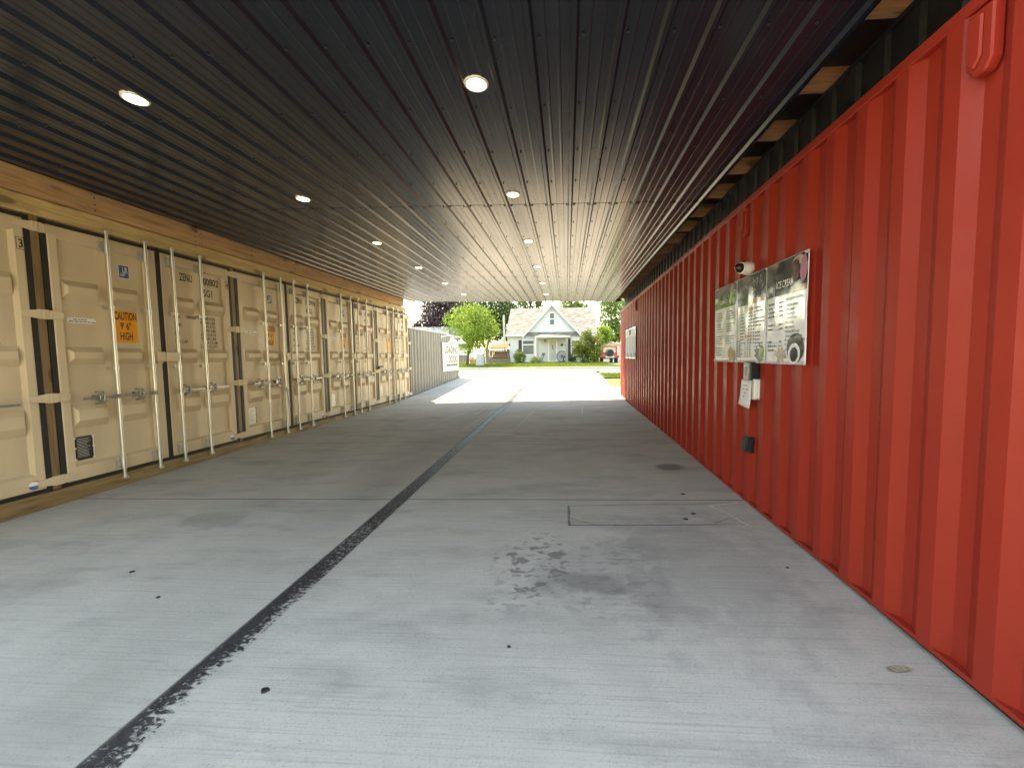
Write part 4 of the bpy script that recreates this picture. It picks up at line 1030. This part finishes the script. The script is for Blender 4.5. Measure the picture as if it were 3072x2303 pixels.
def window(x0, x1, z0, z1, mull, shut=None):
    wf = MB(); y = HY-.05; fwid = .085
    wf.box(x0, x1, y, HY, z0, z0+fwid); wf.box(x0, x1, y, HY, z1-fwid, z1); wf.box(x0, x0+fwid, y, HY, z0+fwid, z1-fwid); wf.box(x1-fwid, x1, y, HY, z0+fwid, z1-fwid)
    if mull: wf.box(x0+fwid, x1-fwid, y, HY, mull-.05, mull+.05)
    wo = obj('window', wf, MT['trimw'], house)
    for (a, b) in (((z0+fwid, (mull or z1)-.05), ((mull or 0)+.05, z1-fwid)) if mull else ((z0+fwid, z1-fwid),)):
        g = MB(); g.box(x0+fwid, x1-fwid, HY-.02, HY-.012, a, b); obj('pane', g, MT['glass'], wo)
    return wo
window(-4.27, -3.07, 1.57, 3.03, 2.57); window(.40, 1.75, 1.45, 3.0, 2.3); window(-1.66, -1.08, 4.36, 5.62, 4.98)
for (a, b, z0, z1) in ((-4.62, -4.30, 1.6, 3.02), (.12, .385, .95, 3.08)):
    mb = MB(); mb.box(a, b, HY-.045, HY-.002, z0, z1)
    for k in range(12): zz = z0+.06+(z1-z0-.12)*k/11.; mb.box(a+.04, b-.04, HY-.055, HY-.045, zz-.035, zz+.02)
    obj('shutter', mb, MT['shut'], house)
mb = MB(); mb.box(-1.79, -1.66, HY-.06, HY, .9, 3.02); mb.box(-1.02, -.89, HY-.06, HY, .9, 3.02); mb.box(-1.66, -1.02, HY-.06, HY, 2.88, 3.02); mb.box(-1.66, -1.02, HY-.06, HY, .9, .98)
dr_ = obj('door_frame', mb, MT['trimw'], house)
mb = MB(); mb.box(-1.66, -1.02, HY-.03, HY-.006, .98, 2.88)
for x in (-1.55, -1.34, -1.13): mb.box(x-.004, x+.004, HY-.034, HY-.03, 1.05, 2.8)
do = obj('door', mb, MT['doorg'], house)
mb = MB(); mb.box(-1.42, -1.26, HY-.04, HY-.031, 2.10, 2.52); obj('door_window', mb, MT['glass'], do)
mb = MB(); mb.lathe([(.03, 0), (.035, -.03), (.01, -.05)], (-1.07, HY-.035, 1.85), 'y', 10); obj('door_knob', mb, MT['galv'], do)
# porch
PY = 36.5
mb = MB(); pe = 3.14; px0, px1 = -2.90, .36
mb.hexa([(px0, PY-.12, pe), (px1, PY-.12, pe), (px1, HY-.03, pe), (px0, HY-.03, pe)], [(px0, PY-.12, pe+.10), (px1, PY-.12, pe+.10), (px1, HY-.03, pe+.10), (px0, HY-.03, pe+.10)])
pr = obj('porch_beam', mb, MT['trimw'], house)
mb = MB(); xm = (px0+px1)/2
mb.add([(px0-.06, PY-.18, pe+.105), (px1+.06, PY-.18, pe+.105), (xm+.55, HY-.3, pe+.50), (xm-.55, HY-.3, pe+.50), (px1+.06, HY-.03, pe+.105), (px0-.06, HY-.03, pe+.105), (xm+.55, HY-.03, pe+.52), (xm-.55, HY-.03, pe+.52)], [(0, 1, 2, 3), (1, 4, 6, 2), (5, 0, 3, 7), (3, 2, 6, 7)])
obj('porch_roof', mb, MT['shingle'], house)
for x in (-2.63, .03):
    mb = MB(); mb.box(x-.10, x+.10, PY, PY+.2, .86, pe); obj('porch_post', mb, MT['postg'], house)
mb = MB(); mb.tube((-2.82, PY-.05, 3.1), (-2.82, PY-.05, .85), .035); obj('downpipe', mb, MT['trimw'], house)
mb = MB(); mb.box(-2.85, .25, PY-.1, HY, .55, .86); mb.box(-2.1, -.55, PY-.45, PY-.1, .55, .72); obj('porch_step', mb, MT['kerb'], house, bev=.01)
# small things on the porch
t = thing('star_ornament', 'dark metal star hanging beside the front door', 'ornament', (-.44, HY-.07, 2.52))
mb = MB(); P = [((.20 if k % 2 == 0 else .08)*math.sin(k*math.pi/5), (.20 if k % 2 == 0 else .08)*math.cos(k*math.pi/5)) for k in range(10)]
mb.add([(a, 0, b) for a, b in P]+[(0, -.05, 0), (0, .02, 0)], [(k, (k+1) % 10, 10) for k in range(10)]+[((k+1) % 10, k, 11) for k in range(10)]); obj('star', mb, MT['black'], t)
t = thing('porch_lamp', 'small dark lantern on the porch wall left of the door', 'lamp', (-2.05, HY-.05, 2.9))
mb = MB(); mb.lathe([(.01, .14), (.08, .05), (.09, .03), (.02, .03)], (0, -.10, 0), 'z', 10); mb.box(-.03, .03, -.10, .03, .02, .06); obj('lantern_cap', mb, MT['black'], t)
mb = MB(); mb.lathe([(.06, .03), (.05, -.12), (.02, -.14)], (0, -.10, 0), 'z', 10); obj('lantern_glass', mb, MT['glass'], t)
t = thing('folding_chair', 'dark folding slatted chair on the porch', 'chair', (-2.35, 37.6, .86), (0, 0, rad(-55)))
def bar(m, p, q, r=.018): m.tube(p, q, r, n=6)
for s in (-.2, .2):
    mb = MB(); bar(mb, (s, -.22, 0), (s, .28, .92), .022); obj('leg', mb, MT['black'], t)
    mb = MB(); bar(mb, (s*.8, .26, 0), (s*.8, -.22, .46), .022); obj('leg', mb, MT['black'], t)
for k in range(5): mb = MB(); mb.box(-.2, .2, -.20+.085*k, -.14+.085*k, .44, .46); obj('seat_slat', mb, MT['black'], t)
for k in range(3): mb = MB(); mb.box(-.2, .2, .18+.035*k, .20+.035*k, .62+.10*k, .69+.10*k); obj('back_slat', mb, MT['black'], t)
t = thing('wagon_wheel', 'large wooden wagon wheel leaning by the front door', 'wheel', (-.44, HY-.16, 1.42), (rad(-6), 0, 0))
MT['wheelwood'] = plain('weathered_wheel', (.10, .09, .09), .8)
def torus(mb, R, r, n=28, m=8, ax='y'):
    vs = []; 
    for i in range(n):
        a = 6.28318*i/n
        for j in range(m):
            b = 6.28318*j/m; rr_ = R+r*math.cos(b); vs.append((rr_*math.cos(a), r*math.sin(b), rr_*math.sin(a)) if ax == 'y' else (r*math.sin(b), rr_*math.cos(a), rr_*math.sin(a)))
    mb.add(vs, [(i*m+j, ((i+1) % n)*m+j, ((i+1) % n)*m+(j+1) % m, i*m+(j+1) % m) for i in range(n) for j in range(m)], True)
mb = MB(); torus(mb, .50, .028); obj('rim', mb, MT['wheelwood'], t)
mb = MB(); mb.lathe([(.06, -.06), (.07, 0), (.06, .06)], (0, 0, 0), 'y', 12); obj('hub', mb, MT['wheelwood'], t)
for k in range(12): a = 6.28318*k/12; mb = MB(); bar(mb, (.05*math.cos(a), 0, .05*math.sin(a)), (.48*math.cos(a), 0, .48*math.sin(a)), .013); obj('spoke', mb, MT['wheelwood'], t)
t = thing('plant_stand', 'small dark wrought iron plant stand with round hoop on the porch', 'plant stand', (-.12, 37.75, .86))
mb = MB(); torus(mb, .22, .025, 24); 
for v in range(len(mb.v)): x, y, z = mb.v[v]; mb.v[v] = (x, y, z+.25)
obj('hoop', mb, MT['black'], t)
mb = MB(); bar(mb, (-.22, 0, .5), (.2, 0, .5)); bar(mb, (-.2, 0, .5), (-.1, 0, 0)); bar(mb, (.2, 0, .5), (.24, 0, 0)); mb.path([(-.1, 0, .5), (0, 0, .72), (.1, 0, .85), (.12, 0, 1.2), (.05, 0, 1.6)], .025); bar(mb, (.12, 0, 1.2), (.2, 0, 1.2)); obj('frame', mb, MT['black'], t)
mb = MB(); leaves(mb, (.08, 0, 1.62), (.16, .14, .10), 40, .03, random.Random(5)); obj('plant', mb, lm_g, t, fix=False)

# ------------------------------------------------------------------ red off-road vehicle (seen from the rear)
MT['carred'] = plain('car_red', (.42, .018, .03), .22, 0, .05, 3, 0, .7); MT['tyre'] = plain('tyre_rubber', (.018, .018, .02), .75); MT['wheelgrey'] = plain('spare_cover_rim', (.35, .35, .36), .4, .6)
JX, JY = 4.16, 39.4
jz = G(JX, JY)+.045
car = thing('parked_car', 'red off-road vehicle with rear spare wheel parked on the house drive', 'car', (JX, JY, jz), (0, 0, rad(4))); car.scale = (1.0, 1.0, 1.0)
mb = MB(); mb.box(-.76, .76, 0, 3.9, .55, 1.02); mb.hexa([(-.76, 0, 1.02), (.76, 0, 1.02), (.76, 2.2, 1.02), (-.76, 2.2, 1.02)], [(-.75, .02, 1.10), (.75, .02, 1.10), (.75, 2.2, 1.10), (-.75, 2.2, 1.10)]); mb.hexa([(-.62, 2.2, .9), (.62, 2.2, .9), (.62, 3.85, .9), (-.62, 3.85, .9)], [(-.6, 2.2, 1.14), (.6, 2.2, 1.14), (.55, 3.8, 1.08), (-.55, 3.8, 1.08)])
obj('body', mb, MT['carred'], car, bev=.03)
mb = MB(); mb.box(-.73, -.60, .02, .12, 1.08, 1.66); mb.box(.60, .73, .02, .12, 1.08, 1.66); mb.box(-.73, .73, .02, 2.0, 1.64, 1.74)
mb.box(-.73, -.66, .9, 1.0, 1.08, 1.66); mb.box(.66, .73, .9, 1.0, 1.08, 1.66); mb.hexa([(-.73, 1.9, 1.08), (.73, 1.9, 1.08), (.73, 2.2, 1.08), (-.73, 2.2, 1.08)], [(-.72, 1.8, 1.7), (.72, 1.8, 1.7), (.72, 1.86, 1.7), (-.72, 1.86, 1.7)]) if False else None
obj('roof_frame', mb, MT['carred'], car, bev=.02)
mb = MB(); mb.box(-.60, .60, .05, .07, 1.10, 1.64); obj('rear_window', mb, MT['glass'], car)
for s in (-1, 1):
    mb = MB(); mb.box(s*.70-.01, s*.70+.01, .13, 1.9, 1.10, 1.62); obj('side_window', mb, MT['glass'], car)
    for yy in (.55, 3.2):
        w_ = MB(); w_.lathe([(.20, -.12), (.36, -.12), (.40, -.08), (.40, .08), (.36, .12), (.20, .12)], (s*.72, yy, .40), 'x', 22); wo = obj('wheel', w_, MT['tyre'], car)
        w2 = MB(); w2.lathe([(.02, -.10), (.20, -.11), (.20, .11), (.02, .10)], (s*.72, yy, .40), 'x', 16); obj('rim', w2, MT['wheelgrey'], wo)
        f_ = MB(); P = [(-.52, .62), (-.40, .84), (.40, .84), (.52, .62), (.50, .58), (.37, .78), (-.37, .78), (-.50, .58)]; f_.prism([(u+yy, v) for u, v in P], s*.74, s*.93, lambda u, v, a: (a, u, v)); obj('fender', f_, MT['carred'], car)
    mb = MB(); mb.box(s*.68-.07, s*.68+.07, -.03, .0, .80, .98); obj('tail_light', mb, plain('tail_light_red', (.5, .02, .02), .2), car)
mb = MB(); mb.box(-.80, .80, -.16, .0, .48, .66); obj('bumper', mb, MT['black'], car, bev=.02)
mb = MB(); mb.box(-.42, .42, -.17, -.16, .60, .72); obj('number_plate', mb, MT['trimw'], car)
mb = MB(); mb.lathe([(.001, -.10), (.16, -.11), (.20, -.13), (.33, -.13), (.37, -.09), (.37, .08), (.30, .10)], (.03, -.18, 1.06), 'y', 28); sw = obj('spare_wheel', mb, MT['tyre'], car)
mb = MB(); mb.lathe([(.345, -.135), (.375, -.12), (.375, -.10), (.345, -.11)], (.03, -.18, 1.06), 'y', 28, True, False); obj('spare_ring', mb, MT['wheelgrey'], sw)
# garage behind
t = thing('garage', 'pale pink-tinted garage gable behind the red vehicle', 'garage', (0, 0, 0))
MT['pinkw'] = plain('pale_pink_siding', (.62, .50, .52), .6, 0, .04)
mb = MB(); mb.prism([(4.6, .7), (8.6, .7), (8.6, 2.35), (5.2, 3.25), (4.6, 3.05)], 53.0, 58, lambda u, v, a: (u, a, v)); obj('wall', mb, MT['pinkw'], t)
mb = MB(); mb.hexa([(5.2, 52.7, 3.27), (9.0, 52.7, 2.27), (9.0, 58.3, 2.27), (5.2, 58.3, 3.27)], [(5.2, 52.7, 3.40), (9.0, 52.7, 2.40), (9.0, 58.3, 2.40), (5.2, 58.3, 3.40)]); obj('roof', mb, MT['trimw'], t)

# ------------------------------------------------------------------ garden things left of the house
MT['canv'] = plain('swing_canvas_terracotta', (.27, .10, .048), .8, 0, .1); MT['cush'] = plain('swing_cushion', (.20, .105, .085), .85, 0, .12); MT['dkfr'] = plain('swing_frame_brown', (.09, .055, .04), .6)
SX, SY = -5.95, 35.6; sz = G(SX, SY)+.03
t = thing('garden_swing', 'canopied garden swing seat with terracotta canopy on the lawn', 'swing', (SX, SY, sz))
for s in (-1, 1):
    mb = MB(); bar(mb, (s*.86, -.55, 0), (s*.72, 0, 1.55), .03); bar(mb, (s*.86, .55, 0), (s*.72, 0, 1.55), .03); bar(mb, (s*.86, -.55, .05), (s*.86, .55, .05), .02); obj('leg', mb, MT['dkfr'], t)
mb = MB(); bar(mb, (-.75, 0, 1.55), (.75, 0, 1.55), .025); obj('top_bar', mb, MT['dkfr'], t)
mb = MB(); mb.add([(-.80, -.62, 1.38), (.74, -.62, 1.38), (.86, .05, 1.82), (-.76, .05, 1.76), (.86, .65, 1.60), (-.80, .65, 1.58), (-.80, -.62, 1.30), (.74, -.62, 1.28)], [(0, 1, 2, 3), (3, 2, 4, 5), (6, 7, 1, 0)]); cn = obj('canopy', mb, MT['canv'], t, fix=False); cn.modifiers.new('thick', 'SOLIDIFY').thickness = .02
mb = MB(); mb.box(-.62, .62, -.30, .25, .42, .50); obj('seat', mb, MT['dkfr'], t)
mb = MB(); mb.hexa([(-.60, .18, .50), (.60, .18, .50), (.60, .26, .50), (-.60, .26, .50)], [(-.60, .34, 1.02), (.60, .34, 1.02), (.60, .42, 1.02), (-.60, .42, 1.02)]); obj('backrest', mb, MT['dkfr'], t)
mb = MB(); mb.box(-.50, .56, -.28, .16, .50, .60); mb.hexa([(-.45, .10, .58), (.55, .10, .58), (.55, .18, .58), (-.45, .18, .58)], [(-.45, .2, .90), (.55, .2, .90), (.55, .28, .90), (-.45, .28, .90)]); obj('cushion', mb, MT['cush'], t, bev=.03)
for s in (-1, 1): mb = MB(); bar(mb, (s*.64, -.2, .46), (s*.68, 0, 1.54), .012); bar(mb, (s*.64, .25, .46), (s*.68, 0, 1.54), .012); obj('hanger', mb, MT['dkfr'], t)
CX, CY = -8.02, 33.0; cz_ = G(CX, CY)+.02
MT['cab'] = plain('pale_utility_cabinet', (.36, .39, .43), .45, 0, .04)
t = thing('utility_cabinet', 'pale upright metal cabinet standing on the lawn beside the young tree', 'cabinet', (-7.10, 32.4, G(-7.1, 32.4)+.03))
mb = MB(); mb.box(-.28, .28, -.25, .25, .05, 1.0); obj('body', mb, MT['cab'], t, bev=.012)
mb = MB(); mb.box(-.25, .25, -.262, -.252, .09, .96); dd = obj('door', mb, MT['cab'], t, bev=.005); mb = MB(); mb.box(.18, .21, -.285, -.262, .5, .62); obj('handle', mb, MT['dgalv'], dd)
mb = MB(); mb.box(-.30, .30, -.27, .27, 0, .05); obj('base', mb, MT['kerb'], t)
MT['fencew'] = plain('weathered_fence', (.17, .15, .13), .85, 0, .2, 5)
t = thing('wooden_fence', 'weathered wooden board fence between the cabinet and the garden swing', 'fence')
for k in range(17):
    x = -7.95+.155*k; y = 38.2-.03*k; mb = MB(); h = 1.25+.02*math.sin(k*2.2); z = G(x, y); mb.box(x-.07, x+.07, y-.012, y+.012, z, z+h); obj('board', mb, MT['fencew'], t, bev=.004)
for zz in (.35, 1.0): mb = MB(); mb.box(-8.05, -5.4, 38.22, 38.27, G(-7, 38.2)+zz, G(-7, 38.2)+zz+.08); obj('rail', mb, MT['fencew'], t)
t = thing('wooden_fence', 'low weathered wooden fence behind the young tree, left part', 'fence')
for k in range(22):
    x = -12.6+.155*k; y = 37.9; mb = MB(); z = G(x, y); mb.box(x-.07, x+.07, y-.012, y+.012, z, z+.72); obj('board', mb, MT['fencew'], t, bev=.004)
mb = MB(); mb.box(-12.7, -9.2, 37.92, 37.96, G(-10, 38)+.5, G(-10, 38)+.57); obj('rail', mb, MT['fencew'], t)
t = thing('chain_link_fence', 'thin galvanized rail fence running behind the young tree', 'fence')
for x in (-12.6, -10.6, -8.6, -7.15): mb = MB(); bar(mb, (x, 35.0, G(x, 35)), (x, 35.0, G(x, 35)+1.18), .03); obj('post', mb, MT['galv'], t)
mb = MB(); bar(mb, (-12.6, 35.0, 1.95), (-7.15, 35.0, 1.95), .022); obj('top_rail', mb, MT['galv'], t)
mb = MB()
for k in range(46): x = -12.6+.12*k; bar(mb, (x, 35.0, .85), (x+1.0, 35.0, 1.93), .0025); bar(mb, (x+1.0, 35.0, .85), (x, 35.0, 1.93), .0025)
stuff(obj('wire_mesh', mb, MT['galv'], t))
t = thing('flower_bed', 'orange flowering plants at the foot of the young tree', 'flowers', (-7.75, 34.3, G(-7.75, 34.3)+.03))
mb = MB(); leaves(mb, (-.35, 0, .28), (.45, .3, .28), 170, .035, random.Random(8)); obj('foliage', mb, lm_m, t, fix=False)
mb = MB(); leaves(mb, (-.35, -.05, .36), (.42, .28, .24), 190, .04, random.Random(9)); obj('blossoms', mb, plain('orange_petals', (.50, .13, .01), .6), t, fix=False)
MT['polew'] = plain('utility_pole_pale', (.42, .40, .37), .8)
t = thing('utility_pole', 'pale utility pole with transformer left of the white house', 'pole', (-7.02, 45.5, .85))
mb = MB(); mb.tube((0, 0, 0), (-.10, 0, 5.3), .14, .11); obj('pole', mb, MT['polew'], t)
mb = MB(); mb.lathe([(.01, .62), (.14, .58), (.15, 0), (.10, -.04)], (.34, 0, 3.65), 'z', 14); mb.box(.05, .3, -.04, .04, 3.75, 3.85); obj('transformer', mb, MT['cab'], t)
for z, dx in ((3.35, -9), (2.0, 4)): mb = MB(); mb.path([(0, 0, z), (dx*.5, -1, z-.35), (dx, -2, z+.05)], .018, 5); obj('cable', mb, MT['dgalv'], t)
# neighbouring pale roofs behind the grey container
MT['paleroof'] = plain('pale_roof', (.27, .275, .29), .7, 0, .06)
t = thing('neighbouring_house', 'low house with pale grey roof behind the grey container', 'house', (0, 0, 0))
mb = MB(); mb.box(-21.5, -12.2, 46.5, 52, .6, 3.35); obj('wall', mb, MT['siding'], t)
mb = MB(); mb.hexa([(-21.8, 46.1, 3.35), (-13.6, 46.1, 3.35), (-13.6, 49, 5.05), (-21.8, 49, 5.05)], [(-21.8, 46.1, 3.5), (-13.6, 46.1, 3.5), (-14.4, 49, 5.2), (-21.8, 49, 5.2)]); mb.hexa([(-21.8, 49, 5.05), (-13.6, 49, 5.05), (-13.6, 52.4, 3.35), (-21.8, 52.4, 3.35)], [(-21.8, 49, 5.2), (-14.4, 49, 5.2), (-13.6, 52.4, 3.5), (-21.8, 52.4, 3.5)])
rf2 = obj('roof', mb, MT['paleroof'], t)
mb = MB(); mb.hexa([(-14.6, 45.2, 3.1), (-11.0, 45.2, 3.1), (-11.0, 48.5, 4.55), (-14.6, 48.5, 4.55)], [(-14.6, 45.2, 3.25), (-11.0, 45.2, 3.25), (-11.0, 48.5, 4.7), (-14.6, 48.5, 4.7)]); obj('lower_roof', mb, MT['paleroof'], t)
mb = MB(); mb.hexa([(-13.66, 46.0, 3.55), (-13.40, 46.0, 3.55), (-14.30, 48.9, 5.05), (-14.56, 48.9, 5.05)], [(-13.66, 46.0, 3.68), (-13.40, 46.0, 3.68), (-14.30, 48.9, 5.26), (-14.56, 48.9, 5.26)]); obj('roof_edge', mb, MT['mgrey'], rf2)
